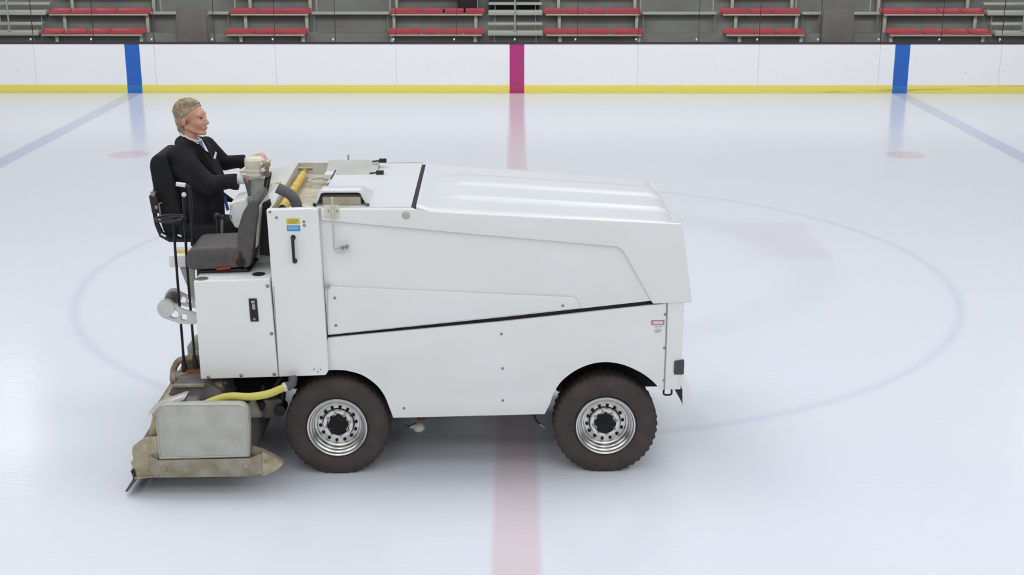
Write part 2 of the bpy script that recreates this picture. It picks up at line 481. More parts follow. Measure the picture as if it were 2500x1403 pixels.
for k in range(-10, 10):
    i += 1
    o = bpy.data.objects.new('window_%d' % i, pm); COL.objects.link(o)
    o.location = (k * 1.22 + 0.61, BY + 0.05, HB + 0.03); tag(o, kind='structure')
    c = bpy.data.objects.new('glass_clip', cm); COL.objects.link(c); c.parent = o; c.location = (-0.61 - 0.045, -0.008, 0.045)
    c = bpy.data.objects.new('pane_joint', sm_); COL.objects.link(c); c.parent = o; c.location = (-0.61, 0, 0)

# stepped deck of the stand
R1, R2, R3 = 28.9, 29.5, 30.1
def zat(py, Y): return P(1262, py, Y).z
z1b = zat(84, R1); z2b = zat(34, R2); dz = z2b - z1b; z3b = z2b + dz
prof = [(27.7, 0), (27.7, z1b - 0.42), (R1 + 0.18, z1b - 0.42), (R1 + 0.18, z1b - 0.02 ), (R2 + 0.18, z1b - 0.02), (R2 + 0.18, z2b - 0.04), (R3 + 0.18, z2b - 0.04), (R3 + 0.18, z3b - 0.04), (R3 + 1.4, z3b - 0.04), (R3 + 1.4, 0)]
tag(MB().prismy(prof, -20, 20).obj('floor_stand', M['stand']), kind='structure')
tag(MB().box(-20, 20, R3 + 1.4, R3 + 1.6, 0, 5.0).obj('wall_stand', M['stand']), kind='structure')

ROWS = {1: (R1, z1b, [(97, 350, 4, 'l'), (548, 747, 3, 'm'), (947, 1180, 4, 'r'), (1330, 1570, 4, 'l'), (1770, 1968, 3, 'm'), (2170, 2425, 4, 'r')], 75),
        2: (R2, z2b, [(120, 365, 4, 'l'), (565, 757, 3, 'm'), (953, 1190, 4, 'r'), (1325, 1565, 4, 'l'), (1760, 1955, 3, 'm'), (2155, 2400, 4, 'r')], 25),
        3: (R3, z3b, [(143, 380, 4, 'l'), (577, 766, 3, 'm'), (960, 1198, 4, 'r'), (1318, 1557, 4, 'l'), (1750, 1944, 3, 'm'), (2140, 2376, 4, 'r')], -25)}
PLACE = ['far left beside the left aisle', 'just right of the left gap', 'left of the centre aisle',
         'right of the centre aisle', 'just left of the right gap', 'far right beside the right aisle']
RN = {1: 'front row', 2: 'second row', 3: 'third row'}
def seat_mesh(wd):                   # curved seat pad with a low raised back edge
    sec = [(-0.02, 0.0), (-0.03, 0.022), (0.0, 0.034), (0.1, 0.028), (0.2, 0.036), (0.27, 0.066), (0.30, 0.10), (0.315, 0.10), (0.30, 0.05), (0.25, 0.0)]
    g = MB(); g.prismy(sec, 0, wd); return g
for rw, (Y, zb, blocks, py) in ROWS.items():
    for bi, (xa, xb, n, side) in enumerate(ROWS[1][2]):
        x0 = P(xa, 75, R1).x; x1 = P(xb, 75, R1).x
        e = empty('bench', ((x0 + x1) / 2, Y, zb - 0.42)); h0 = (x1 - x0) / 2
        tag(e, 'bench with %s red seats, %s, %s' % ({3: 'three', 4: 'four'}[n], RN[rw], PLACE[bi]), 'bench', 'red seated benches in the stand')
        MB().box(-h0 + 0.03, h0 - 0.03, -0.03, 0.24, 0.385, 0.42).obj('plank', M['bench'], e, bevel=0.005)
        for lx in (-h0 + 0.33 if bi % 3 != 2 else -h0 + 0.08, h0 - 0.08 if bi % 3 != 2 else h0 - 0.18):
            MB().box(lx - 0.036, lx + 0.036, 0.06, 0.12, 0.0, 0.384).box(lx - 0.036, lx + 0.036, 0.0, 0.22, 0.36, 0.384).obj('leg', M['bench'], e, bevel=0.006)
        ws = {'l': [80, 48, 48, 48][::-1], 'r': [80, 48, 48, 48], 'm': [70, 50, 70]}[side]
        tot = sum(ws) + 5 * (n - 1); u = 2 * h0 / tot; xx = -h0
        for q in ws:
            so = seat_mesh(q * u).obj('seat', M['redseat'], e, bevel=0.004); so.location = (xx, 0, 0.42)
            xx += (q + 5) * u
# foot planks of the cross walk between the blocks
for (xa, xb, lab) in ((365, 432, 'short bare plank left of the left dark gap in the stand'), (505, 558, 'short bare plank right of the left dark gap in the stand'), (760, 950, 'long bare plank between the left benches and centre benches'),
                 (1568, 1752, 'long bare plank between the centre benches and right benches'), (1958, 2008, 'short bare plank left of the right dark gap in the stand'), (2083, 2150, 'short bare plank right of the right dark gap in the stand')):
    x0 = P(xa, 30, R2).x; x1 = P(xb, 30, R2).x
    e = empty('walkway_plank', ((x0 + x1) / 2, R2 + 0.02, z1b - 0.02)); h0 = (x1 - x0) / 2 - 0.012
    tag(e, 'aluminium ' + lab, 'plank', 'aluminium planks between bench blocks')
    hz = z2b - z1b + 0.02
    MB().box(-h0, h0, 0, 0.14, hz - 0.02, hz + 0.04).obj('plank', M['rail'], e, bevel=0.006)
    for s_ in (-1, 1): MB().box(s_ * (h0 - 0.03) - 0.012, s_ * (h0 - 0.03) + 0.012, 0.06, 0.09, 0.0, hz - 0.02).obj('support', M['stand'], e)
# dark sheets painting the shade of the openings between the blocks
for (xa, xb, lab) in ((432, 505, 'left'), (2008, 2083, 'right')):
    x0 = P(xa, 60, R1 + 0.1).x; x1 = P(xb, 60, R1 + 0.1).x
    tag(MB().box(x0, x1, R1 + 0.08, R1 + 0.14, z1b - 0.42, zat(23, R1)).obj('opening_shade_sheet', M['standdark'], bevel=0.01),
        'dark brown grey sheet painted as shade in the %s gap between the benches' % lab, 'panel', 'dark sheets painted as shade in gaps of the stand')
# aisle stairs
for (xa, xb, lab) in ((1191, 1325, 'centre'), (-44, 91, 'left'), (2432, 2566, 'right')):
    x0 = P(xa, 60, R1).x; x1 = P(xb, 60, R1).x; c = (x0 + x1) / 2; h0 = (x1 - x0) / 2
    e = empty('aisle_stair', (c, R1, z1b - 0.42))
    tag(e, 'aluminium stair of the %s aisle climbing between red benches' % lab, 'stair', 'aisle stairs of the stand')
    zs = [(0.0, 0.49, 0.27), (0.28, 0.45 + dz * 0.5, 0.22), (0.6, 0.49 + dz, 0.28), (0.88, 0.45 + dz * 1.5, 0.22)]
    for j, (yy, zz, dp) in enumerate(zs):
        MB().box(-h0, h0, yy, yy + dp, zz - (0.055 if j % 2 else 0.10), zz).obj('tread', M['bench'] if j % 2 == 0 else M['rail'], e, bevel=0.008)
    for s_ in (-1, 1):
        g = MB()
        for j, (yy, zz, dp) in enumerate(zs):
            g.box(s_ * (h0 - 0.14) - 0.008, s_ * (h0 - 0.14) + 0.008, yy + 0.1, yy + 0.116, max(0.0, zz - 0.49), zz - 0.054)
        g.obj('support_posts', M['bench'], e)
    pxh = {'centre': 1257, 'left': 24, 'right': 2496}[lab]
    hx = P(pxh, 82, R1 + 0.02).x - c; zb_ = 0.49
    hr = MB().tube([(hx, 0.02, zb_), (hx, 0.02, zb_ + 1.0)], 0.019).tube(curve([(hx, 0.02, zb_ + 0.98), (hx, 0.1, zb_ + 1.04), (hx, 0.62, zb_ + 1.04 + dz), (hx, 1.02, zb_ + 1.04 + 1.65 * dz)]), 0.019).obj('handrail', M['rail'], e)
    MB().cyl((hx, 0.02, zb_), 0.045, 0.012, 'Z').obj('base_plate', M['bench'], hr)
# guard posts at block ends, second row
for k_, (px, py0) in enumerate(((383, 22), (566, 20), (768, 28), (949, 30), (1567, 28), (1746, 26), (1951, 20), (2134, 22))):
    b_ = P(px, py0, R2 + 0.03)
    e = tag(MB().box(-0.017, 0.017, 0.0, 0.034, 0, 1.0).obj('guard_post', M['rail'], bevel=0.004),
        'slim upright aluminium guard post at the %s' % ['right end of the far left bench', 'left end of the second bench block', 'right end of the second bench block', 'left end of the centre left benches', 'right end of the centre right benches', 'left end of the fifth bench block', 'right end of the fifth bench block', 'left end of the far right bench'][k_], 'post', 'guard posts of the stand')
    e.location = (b_.x, R2 + 0.36, z2b - 0.04)
b_ = P(1140, 10, R2 + 0.22)
g = MB().box(-0.21, 0.21, 0, 0.2, 0, 0.55)
bg_ = g.obj('bag', M['bag'], bevel=0.03, bseg=3); bg_.location = (b_.x, R2 + 0.33, z2b - 0.04)
tag(bg_, 'black bag standing in the stand above the centre left benches', 'bag')

b_ = P(1255, 10, R2 + 0.75)
g = MB().box(-0.56, 0.56, 0, 0.2, 0, 0.34)  # plain box for an unidentified dark mass behind the stair
o = g.obj('dark_mass', M['bag'], bevel=0.06, bseg=3); o.location = (b_.x, R3 - 0.07, z2b - 0.04 + 0.001)
tag(o, 'long dark mass behind the centre stair of the stand', 'bag')
b_ = P(1078, 6, R2 + 0.4)
o = MB().box(-0.3, 0.3, 0, 0.12, 0, 0.10).obj('dark_plank', M['bag'], bevel=0.02); o.location = (b_.x, R2 + 0.4, z2b - 0.04)  # flat box for a dark grey plank
tag(o, 'flat dark plank lying left of the black bag above the red seats', 'cushion')

# ================================================================== ICE RESURFACER
root = empty('ice_resurfacer', ROOT, VYAW)
tag(root, 'white ice resurfacing machine with hood, snow tank and rear conditioner, parked on the ice', 'vehicle')
NY, FY = -0.83, 0.76
def poly(pts, y): return [(VX(a, b, y), VZ(a, b, y)) for a, b in pts]
def part(g, name, m, parent=None, label=None, **k):
    o = g.obj(name, m, parent or root, **k)
    if label: o['label'] = label
    return o

# side skirts with wheel arches
ARCH_R = [(948, 988), (938, 965), (922, 943), (900, 925), (880, 914), (860, 908), (840, 904), (820, 903)]
ARCH_F = [(1612, 952), (1598, 935), (1575, 916), (1550, 902), (1520, 890), (1484, 884), (1450, 887), (1420, 897), (1395, 911), (1370, 932), (1353, 958), (1343, 985)]
def smooth2(p): return [(q.x, q.y) for q in curve([(a, b, 0) for a, b in p], 4)]
ARCH_R = smooth2(ARCH_R); ARCH_F = smooth2(ARCH_F)
skirt = [(800, 825), (1228, 785), (1592, 745), (1627, 740), (1625, 952)] + ARCH_F + [(1330, 1011), (960, 1020)] + ARCH_R + [(790, 904)]
sk = poly(skirt, NY)
part(MB().prism(sk, NY, NY + 0.03), 'side_skirt', M['white'], bevel=0.004)
part(MB().prism(sk, FY - 0.03, FY), 'side_skirt', M['white'], bevel=0.004)
zgapL = VZ(800, 822, NY); zgapR = VZ(1592, 741, NY)
# inner wheel housings, dark
def housing(cx, cz, r, y0, y1):
    g = MB(); A_ = [math.radians(30 + 134 * k / 24) for k in range(25)]
    pts = [(cx + r * math.cos(a), cz + r * math.sin(a)) for a in A_]
    pts2 = [(cx + (r + 0.02) * math.cos(a), cz + (r + 0.02) * math.sin(a)) for a in A_[::-1]]
    return g.prism(pts + pts2, y0, y1)
WR = V(819, 1037, -0.83); WF = V(1477, 1028, -0.83)
for wx in (WR.x, WF.x):
    for (a, b) in ((NY + 0.032, -0.5), (0.48, FY - 0.032)):
        part(housing(wx, 0.42, 0.455, a, b), 'wheel_arch_liner', M['void'])
# chassis
chx0, chx1 = VX(560, 900, -0.5), WF.x + 0.5
part(MB().box(chx0 + 0.05, chx1, -0.47, 0.45, 0.50, 0.84), 'chassis', M['void'], bevel=0.02)
part(MB().tube([(WR.x, -0.62, 0.345), (WR.x, 0.55, 0.345)], 0.055).tube([(WR.x, -0.1, 0.36), (WR.x, 0.1, 0.36)], 0.13, 16).box(WR.x - 0.04, WR.x + 0.04, -0.4, -0.33, 0.36, 0.55).box(WR.x - 0.04, WR.x + 0.04, 0.32, 0.39, 0.36, 0.55), 'axle', M['void'])
part(MB().tube([(WF.x, -0.62, 0.345), (WF.x, 0.55, 0.345)], 0.055).tube([(WF.x, -0.1, 0.36), (WF.x, 0.1, 0.36)], 0.12, 16).box(WF.x - 0.04, WF.x + 0.04, -0.4, -0.33, 0.36, 0.55).box(WF.x - 0.04, WF.x + 0.04, 0.32, 0.39, 0.36, 0.55), 'axle', M['void'])

# main tub behind the skins (dark in the long gap)
xl, xr = VX(800, 700, NY), VX(1660, 700, NY)
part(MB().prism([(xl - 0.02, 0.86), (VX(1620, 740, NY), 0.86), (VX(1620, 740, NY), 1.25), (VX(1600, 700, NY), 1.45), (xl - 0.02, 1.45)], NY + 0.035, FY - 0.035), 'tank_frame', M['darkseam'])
# upper side skin
upper = [(778, 512), (1003, 512), (1330, 535), (1640, 560), (1660, 700), (1591, 734), (1228, 774), (800, 818)]
up = poly(upper, NY + 0.012)
part(MB().prism(up, NY + 0.012, NY + 0.033), 'tank_side', M['white'], bevel=0.003)
part(MB().prism(up, FY - 0.033, FY - 0.012), 'tank_side', M['white'], bevel=0.003)
# raised lower strip of the tank side
low = rounded(poly([(800, 699), (1404, 726), (1414, 742), (1416, 752), (1228, 772), (800, 817)], NY - 0.004), 0, which={0: 0.01, 1: 0.02})
part(MB().prism(low, NY - 0.004, NY + 0.013), 'tank_side_strip', M['white'], bevel=0.008, bseg=3)
# hood: upper band + flared nose on both sides and over the top
bandp = [(784, 509), (1012, 510), (1020, 514), (1330, 530), (1666, 546), (1690, 738), (1594, 742), (1521, 612), (1508, 603), (1150, 572), (784, 538)]
band = rounded(poly(bandp, NY - 0.012), 0, which={8: 0.02, 7: 0.02})
part(MB().prism(band, NY - 0.012, NY + 0.012), 'hood_side', M['white'], bevel=0.009, bseg=3)
dzf_ = max(0.0, VZ(1666, 546, NY) - VZ(1602, 434, FY), VZ(1012, 510, NY) - VZ(1024, 396, FY)) + 0.012
part(MB().prism([((x_ - 0.06, z_ - dzf_ - 0.03) if (x_ > VX(1630, 546, NY - 0.012) and z_ > VZ(1666, 575, NY - 0.012)) else (x_, z_ - dzf_)) for x_, z_ in band], FY - 0.012, FY + 0.012), 'hood_side', M['white'], bevel=0.009, bseg=3)
# hood top as a loft
NYH, FYH = NY - 0.012, FY + 0.012
xs0, xs1 = VX(1016, 510, NYH), VX(1662, 546, NYH)
def topz(t, y):                      # height of the hood top, t along the length, y across
    zn = VZ(1012, 510, NYH) * (1 - t) + VZ(1666, 546, NYH) * t
    zf = VZ(1024, 396, FYH) * (1 - t) + VZ(1602, 434, FYH) * t
    q = (y - NYH) / (FYH - NYH)
    return zn * (1 - q) + zf * q
ys = [0, 0.012, 0.03, 0.06, 0.12, 0.20, 0.27, 0.285, 0.30, 0.32, 0.45, 0.50, 0.515, 0.53, 0.58, 0.68, 0.70, 0.715, 0.73, 0.80, 0.86, 0.94, 0.97, 0.988, 1.0]
def ridge(q, t):
    a = min(1, max(0, (t - 0.12) / 0.05))
    h = 0.0
    if 0.285 <= q <= 0.515: h = 0.010
    if 0.515 < q <= 0.715: h = 0.019
    if q in (0.27,): h = 0.0
    edge = 0.0
    if q <= 0.03: edge = -0.012 * (1 - q / 0.03) ** 2
    if q >= 0.97: edge = -0.012 * ((q - 0.97) / 0.03) ** 2
    return h * a + edge
ts = [0, 0.008, 0.02, 0.05, 0.12, 0.15, 0.17, 0.3, 0.45, 0.6, 0.75, 0.88, 0.94, 0.97, 0.99, 1.0]
def lip(t):
    if t <= 0.008: return 0.022
    if t <= 0.02: return 0.016
    if t <= 0.05: return 0.0
    if t > 0.94: return -0.045 * ((t - 0.94) / 0.06) ** 2
    return 0.0
vs = []; fs = []
for t in ts:
    for q in ys:
        y = NYH + 0.003 + (FYH - NYH - 0.006) * q
        x = xs0 + (xs1 - xs0) * t
        z = topz(t, y) + ridge(q, t) + lip(t) - (0.02 if t > 0.94 else 0) * 0
        vs.append((x, y, z))
nq = len(ys)
for a in range(len(ts) - 1):
    for b in range(nq - 1):
        fs.append((a * nq + b, a * nq + b + 1, (a + 1) * nq + b + 1, (a + 1) * nq + b))
# skirt the loft down so it is a closed shell
base = len(vs)
ring = [b for b in range(nq)] + [a * nq + nq - 1 for a in range(1, len(ts))] + [(len(ts) - 1) * nq + b for b in range(nq - 2, -1, -1)] + [a * nq for a in range(len(ts) - 2, 0, -1)]
for idx in ring:
    x, y, z = vs[idx]; vs.append((x, y, z - 0.05))
for j in range(len(ring)):
    k = (j + 1) % len(ring)
    fs.append((ring[j], ring[k], base + k, base + j))
fs.append(tuple(base + j for j in range(len(ring))))
part(MB().add(vs, fs), 'hood', M['hood'], ang=40)
# nose: flared front end of the hood across the whole width
n_t = V(1662, 549, NYH); n_b = V(1689, 738, NYH)
nose = [(n_t.x, n_t.z - 0.035), (n_b.x, n_b.z), (n_b.x - 0.03, n_b.z), (n_t.x - 0.05, n_t.z - 0.06)]
gn = MB().prism(nose, NYH + 0.01, FYH - 0.01)
part(gn, 'hood_nose', M['white'], bevel=0.008)
# front lower body, marker lamp, bumper
fx0, fx1 = VX(1630, 745, NY), VX(1671, 745, NY)
fzb = VZ(1640, 951, NY)
zt_f = VZ(1671, 738, NY)
part(MB().prism([(fx0, zt_f + 0.05), (fx0, fzb), (fx1 - 0.004, fzb), (fx1, zt_f + 0.05)], NY, FY), 'front_body', M['white'], bevel=0.006)
a = V(1646, 880, NY); b = V(1669, 913, NY)
part(MB().prism(rounded([(a.x, a.z), (b.x, a.z + 0.008), (b.x, b.z), (a.x, b.z)], 0.012), NY - 0.008, NY + 0.01), 'marker_lamp', M['marker'])
a = V(1656, 922, NY); b = V(1687, 950, NY)
bx0, bx1 = VX(1666, 955, NY), VX(1687, 955, NY)
zb0, zb1 = VZ(1670, 992, NY), VZ(1686, 945, NY)
g = MB().prism([(bx0 + 0.005, zb0), (bx1, zb0 + 0.005), (bx1, zb1), (fx1, VZ(1672, 915, NY)), (fx1 - 0.03, VZ(1672, 915, NY) - 0.02), (bx0, fzb)], NY, NY + 0.25)
part(g, 'front_bumper', M['white'], bevel=0.006)
g = MB().prism([(bx0 + 0.005, zb0), (bx1, zb0 + 0.005), (bx1, zb1), (fx1, VZ(1672, 915, NY)), (fx1 - 0.03, VZ(1672, 915, NY) - 0.02), (bx0, fzb)], FY - 0.25, FY)
part(g, 'front_bumper', M['white'], bevel=0.006)
a = V(1648, 952, NY + 0.03); b = V(1668, 990, NY + 0.03)
part(MB().prism([(a.x, a.z), (b.x + 0.01, a.z), (b.x + 0.005, b.z)], NY + 0.02, NY + 0.05), 'bumper_shade_wedge', M['black'])  # black wedge painted as shade on the back of the bumper
a = V(1622, 956, NY + 0.02)
part(MB().tube(curve([(a.x, NY + 0.05, a.z + 0.012), (a.x + 0.003, NY + 0.05, a.z - 0.03), (a.x + 0.05, NY + 0.05, a.z - 0.03), (a.x + 0.053, NY + 0.05, a.z + 0.012)]), 0.007, 8), 'tow_hook', M['black'])
# panel seam strip left of the front body
part(MB().box(fx0 - 0.008, fx0 + 0.001, NY - 0.002, NY + 0.01, fzb, zt_f), 'panel_joint', M['seam'])
# snow tank lid
lx0 = VX(770, 508, NY); lx1 = VX(1003, 508, NY)
lzn, lzf = VZ(1000, 507, NY), VZ(1015, 398, FY)
def lidz(y): return lzn + (lzf - lzn) * (y - NY) / (FY - NY)
vx0, vx1 = VX(800, 408, 0.55), VX(925, 415, 0.55)          # far recessed vent
vy0, vy1 = 0.30, 0.66
th = 0.03
def lidslab(x0, x1, y0, y1):
    q = [(x0, y0, lidz(y0)), (x1, y0, lidz(y0)), (x1, y1, lidz(y1)), (x0, y1, lidz(y1))]
    return q
g = MB()
for (x0, x1, y0, y1) in ((lx0, lx1, NY + 0.03, vy0), (vx1, lx1, vy0, vy1), (lx0, vx0, vy0, vy1), (lx0, lx1, vy1, FY)):
    g.slab(lidslab(x0, x1, y0, y1), (0, 0, 1), th)
part(g, 'tank_lid', M['hood'])
g = MB().slab([(vx0, vy0, lidz(vy0) - 0.03), (vx1, vy0, lidz(vy0) - 0.03), (vx1, vy1, lidz(vy1) + 0.045), (vx0, vy1, lidz(vy1) + 0.045)], (0, -0.2, 1), 0.012)
vent = part(g, 'vent_flap', M['greypaint'], label='grey vent flap')
for yy in (vy0 + 0.01, vy1 - 0.07):
    zz = lidz(yy) + (0.008 if yy < 0.5 else 0.045)
    part(MB().tube([(vx1 - 0.05, yy, zz), (vx1 + 0.03, yy, zz + 0.01)], 0.006, 8).box(vx1 + 0.0, vx1 + 0.055, yy - 0.012, yy + 0.02, zz - 0.006, zz + 0.02), 'latch', M['black'], vent)
# near scoop: raised cowl with open mouth to the near side
sx0, sx1 = VX(764, 500, NY + 0.06), VX(902, 502, NY + 0.06)
g = MB(); mz = lidz(NY) ; ymouth = NY + 0.07
sh = 0.105
def arch(x0, x1, z0, h, r, n=5):
    out = [(x0, z0)]
    for k in range(n + 1):
        t = math.pi / 2 * k / n
        out.append((x0 + 0.03 + r * (1 - math.cos(t)), z0 + h - r + r * math.sin(t)))
    for k in range(n + 1):
        t = math.pi / 2 * (1 - k / n)
        out.append((x1 - 0.035 - r * (1 - math.cos(t)), z0 + h - r + r * math.sin(t)))
    out.append((x1, z0)); return out
secs = [(ymouth, sh, 1.0), (ymouth + 0.02, sh + 0.004, 1.0), (ymouth + 0.18, 0.100, 0.99), (ymouth + 0.36, 0.060, 0.97), (ymouth + 0.52, 0.0, 0.95)]
vs = []; fs = []
for (y, h, sc) in secs:
    cxm = (sx0 + sx1) / 2; hw = (sx1 - sx0) / 2 * sc
    a_ = arch(cxm - hw, cxm + hw, lidz(y) - 0.002, max(h, 0.004), min(0.035, max(h, 0.004) * 0.8))
    vs += [(x, y, z) for x, z in a_]
m_ = len(a_)
for s_ in range(len(secs) - 1):
    for k in range(m_ - 1):
        fs.append((s_ * m_ + k, s_ * m_ + k + 1, (s_ + 1) * m_ + k + 1, (s_ + 1) * m_ + k))
inner = []
for (y, h, sc) in secs[:3]:
    cxm = (sx0 + sx1) / 2; hw = (sx1 - sx0) / 2 * sc - 0.016
    inner.append([(x, y, z) for x, z in arch(cxm - hw, cxm + hw, lidz(y) - 0.002, h - 0.014, 0.028)])
k0 = len(vs)
for rr in inner: vs += rr
for s_ in range(len(inner) - 1):
    for k in range(m_ - 1):
        fs.append((k0 + s_ * m_ + k, k0 + (s_ + 1) * m_ + k, k0 + (s_ + 1) * m_ + k + 1, k0 + s_ * m_ + k + 1))
for k in range(m_ - 1): fs.append((k, k0 + k, k0 + k + 1, k + 1))
fs.append(tuple(k0 + 2 * m_ + k for k in range(m_)))
scoop = part(MB().add(vs, fs), 'scoop', M['hood'], ang=45)
bp_ = [(x, z) for x, y, z in inner[1]]
part(MB().box(sx0 + 0.06, sx1 - 0.06, ymouth + 0.022, ymouth + 0.14, lidz(ymouth) + 0.002, lidz(ymouth) + 0.052), 'intake_duct', M['tan'], scoop)
part(MB().ball((sx0 + 0.01, ymouth - 0.015, lidz(ymouth) + 0.012), 0.012), 'rubber_stop', M['black'])
part(MB().ball((sx1 - 0.01, ymouth - 0.015, lidz(ymouth) + 0.01), 0.012), 'rubber_stop', M['darksteel'])
# black slit between lid and hood
part(MB().slab([(lx1 + 0.001, NY + 0.03, lzn - 0.005), (xs0, NY + 0.03, lzn - 0.005), (xs0, FY - 0.02, lzf - 0.005), (lx1 + 0.001, FY - 0.02, lzf - 0.005)], (0, 0, 1), 0.05), 'gap_seal', M['darkseam'])
# peg behind the lid
a = V(851, 395, FY - 0.04)
part(MB().tube([(a.x, FY - 0.04, lidz(FY - 0.04)), (a.x, FY - 0.04, lidz(FY) + 0.075)], 0.008), 'peg', M['greypaint'])
# near top ledge of the lid with hinge plate, drop rod and plug
part(MB().prism(poly([(772, 507), (1008, 509), (1010, 514), (778, 514)], NY + 0.0), NY, NY + 0.05), 'lid_ledge', M['offwhite'], bevel=0.003)
a = V(791, 500, NY - 0.014); b = V(828, 531, NY - 0.014)
hp = part(MB().box(a.x, b.x, NY - 0.024, NY - 0.012, b.z, a.z), 'hinge_plate', M['cream'], bevel=0.004)
for px in (802, 823):
    q = V(px, 515, NY - 0.024); part(MB().cyl((q.x, NY - 0.030, q.z), 0.006, 0.008), 'screw', M['bolt'], hp)
a = V(811, 484, NY - 0.04); b = V(816, 609, NY - 0.04)
rod = part(MB().tube([(a.x, NY - 0.04, a.z), ((a.x + b.x) / 2, NY - 0.04, (a.z + b.z) / 2), (b.x, NY - 0.04, b.z)], 0.007, 10).ball((a.x, NY - 0.04, a.z), 0.010), 'prop_rod', M['offwhite'])
c1 = V(820, 606, NY - 0.03); c2 = V(850, 600, NY - 0.02)
part(MB().prism([(c1.x - 0.01, c1.z - 0.012), (c2.x + 0.004, c2.z + 0.002), (c2.x, c2.z - 0.012), (c1.x, c1.z - 0.03)], NY - 0.045, NY + 0.012), 'rod_clip', M['alubrt'], bevel=0.003)
for px, py in ((836, 606), (846, 604)):
    q = V(px, py, NY - 0.05); part(MB().cyl((q.x, NY - 0.05, q.z), 0.012, 0.03, seg=14), 'clip_nut', M['bolt'])
a = V(991, 525, NY - 0.012)
part(MB().lathe([(0.0001, -0.008), (0.014, -0.008), (0.022, -0.004), (0.026, 0.004), (0.0001, 0.004)], 24, (a.x, NY - 0.018, a.z)), 'round_plug', M['tan'])
# tray between lid and dashboard
TYc = NY - 0.045
tx0 = VX(651, 512, TYc) + 0.022
tyn, tyf = NY + 0.02, 0.92
tz = lzn - 0.004
def zt_(y): return tz + (lzf - lzn) * (y - NY) / (FY - NY)
tyf = FY + 0.05
xfar = VX(722, 387, tyf) + 0.02
def tx(y): return tx0 + (xfar - tx0) * (y - tyn) / (tyf - tyn)
g = MB()
g.slab([(tx0, tyn, zt_(tyn) - 0.085), (lx0, tyn, zt_(tyn) - 0.085), (lx0, tyf, zt_(tyf) - 0.085), (xfar, tyf, zt_(tyf) - 0.085)], (0, 0, 1), 0.02)
tray = part(g, 'tray_floor', M['tan'])
g = MB().slab([(tx0 - 0.016, tyn, zt_(tyn)), (tx0, tyn, zt_(tyn)), (xfar, tyf, zt_(tyf)), (xfar - 0.016, tyf, zt_(tyf))], (0, 0, 1), 0.10)
g.box(xfar - 0.016, lx1, tyf, tyf + 0.02, zt_(tyf) - 0.4, zt_(tyf))
g.slab([(lx0 - 0.004, tyn, zt_(tyn) + 0.002), (lx0 + 0.012, tyn, zt_(tyn) + 0.002), (lx0 + 0.012, tyf, zt_(tyf) + 0.002), (lx0 - 0.004, tyf, zt_(tyf) + 0.002)], (0, 0, 1), 0.1)
part(g, 'tray_wall', M['offwhite'])
# grey weather strip along the lid edge, ending darker
part(MB().tube([(lx0 - 0.02, -0.62, zt_(-0.62) - 0.03), (lx0 - 0.02, 0.1, zt_(0.1) - 0.03)], 0.016, 10), 'weather_strip', M['greyhose'])
part(MB().tube([(lx0 - 0.026, 0.1, zt_(0.1) - 0.034), (lx0 - 0.026, 0.5, zt_(0.5) - 0.034)], 0.016, 10), 'conduit', M['white'])
part(MB().tube([(lx0 - 0.01, 0.15, zt_(0.2) + 0.006), (lx0 - 0.01, 0.7, zt_(0.7) + 0.006)], 0.005, 8), 'latch_rod', M['blacksteel'])
# yellow tube lying in the tray
a = V(675, 497, -0.68); b = V(727, 398, 0.55)
yt = part(MB().tube([(tx(-0.68) + 0.052, -0.68, zt_(-0.7) - 0.03), (tx(-0.2) + 0.055, -0.2, zt_(-0.2) - 0.035), (tx(0.52) + 0.065, 0.52, zt_(0.5) - 0.035)], 0.028, 16), 'yellow_tube', M['yellowtube'])
for yy in (-0.15, -0.02):
    part(MB().lathe([(0.028, -0.008), (0.032, -0.006), (0.032, 0.006), (0.028, 0.008)], 20, (tx(yy) + 0.056, yy, zt_(yy) - 0.035)), 'band', M['yellowtube'], yt)
part(MB().lathe([(0.0001, 0), (0.024, 0), (0.024, 0.004), (0.0001, 0.004)], 20, (tx(-0.68) + 0.052, -0.686, zt_(-0.7) - 0.03)), 'tube_end', M['darkseam'], yt)
part(MB().tube([(tx(0.52) + 0.065, 0.52, zt_(0.5) - 0.035), (tx(0.66) + 0.065, 0.66, zt_(0.6) - 0.035)], 0.02, 12).tube([(tx(0.68) + 0.01, 0.68, zt_(0.68) - 0.02), (tx(0.68) + 0.12, 0.68, zt_(0.68) - 0.02)], 0.013, 12), 'pipe_tee', M['brass'])
part(MB().lathe([(0.085, -0.006), (0.098, -0.006), (0.098, 0.006), (0.085, 0.006)], 36, (tx(0.34) + 0.22, 0.34, zt_(0.34) - 0.045), 'Z'), 'ring', M['offwhite'])
# filler neck: white collar and grey hose
hx = VX(722, 500, -0.66)
part(MB().lathe([(0.05, -0.01), (0.10, -0.01), (0.10, 0.006), (0.05, 0.012)], 32, (hx + 0.015, -0.60, zt_(-0.6) - 0.055), 'Z'), 'filler_collar', M['white'])
h1 = V(724, 505, -0.70); h2 = V(716, 485, -0.70); h3 = V(705, 476, -0.70); h4 = V(677, 458, -0.70)
fh = part(MB().tube(curve([(h1.x, -0.70, h1.z - 0.03), (h1.x, -0.70, h1.z + 0.02), (h3.x + 0.015, -0.70, h3.z - 0.0), (h4.x, -0.70, h4.z)]), 0.036, 18), 'filler_hose', M['greyhose'])
for (px, py) in ((722, 497), (705, 478)):
    pass
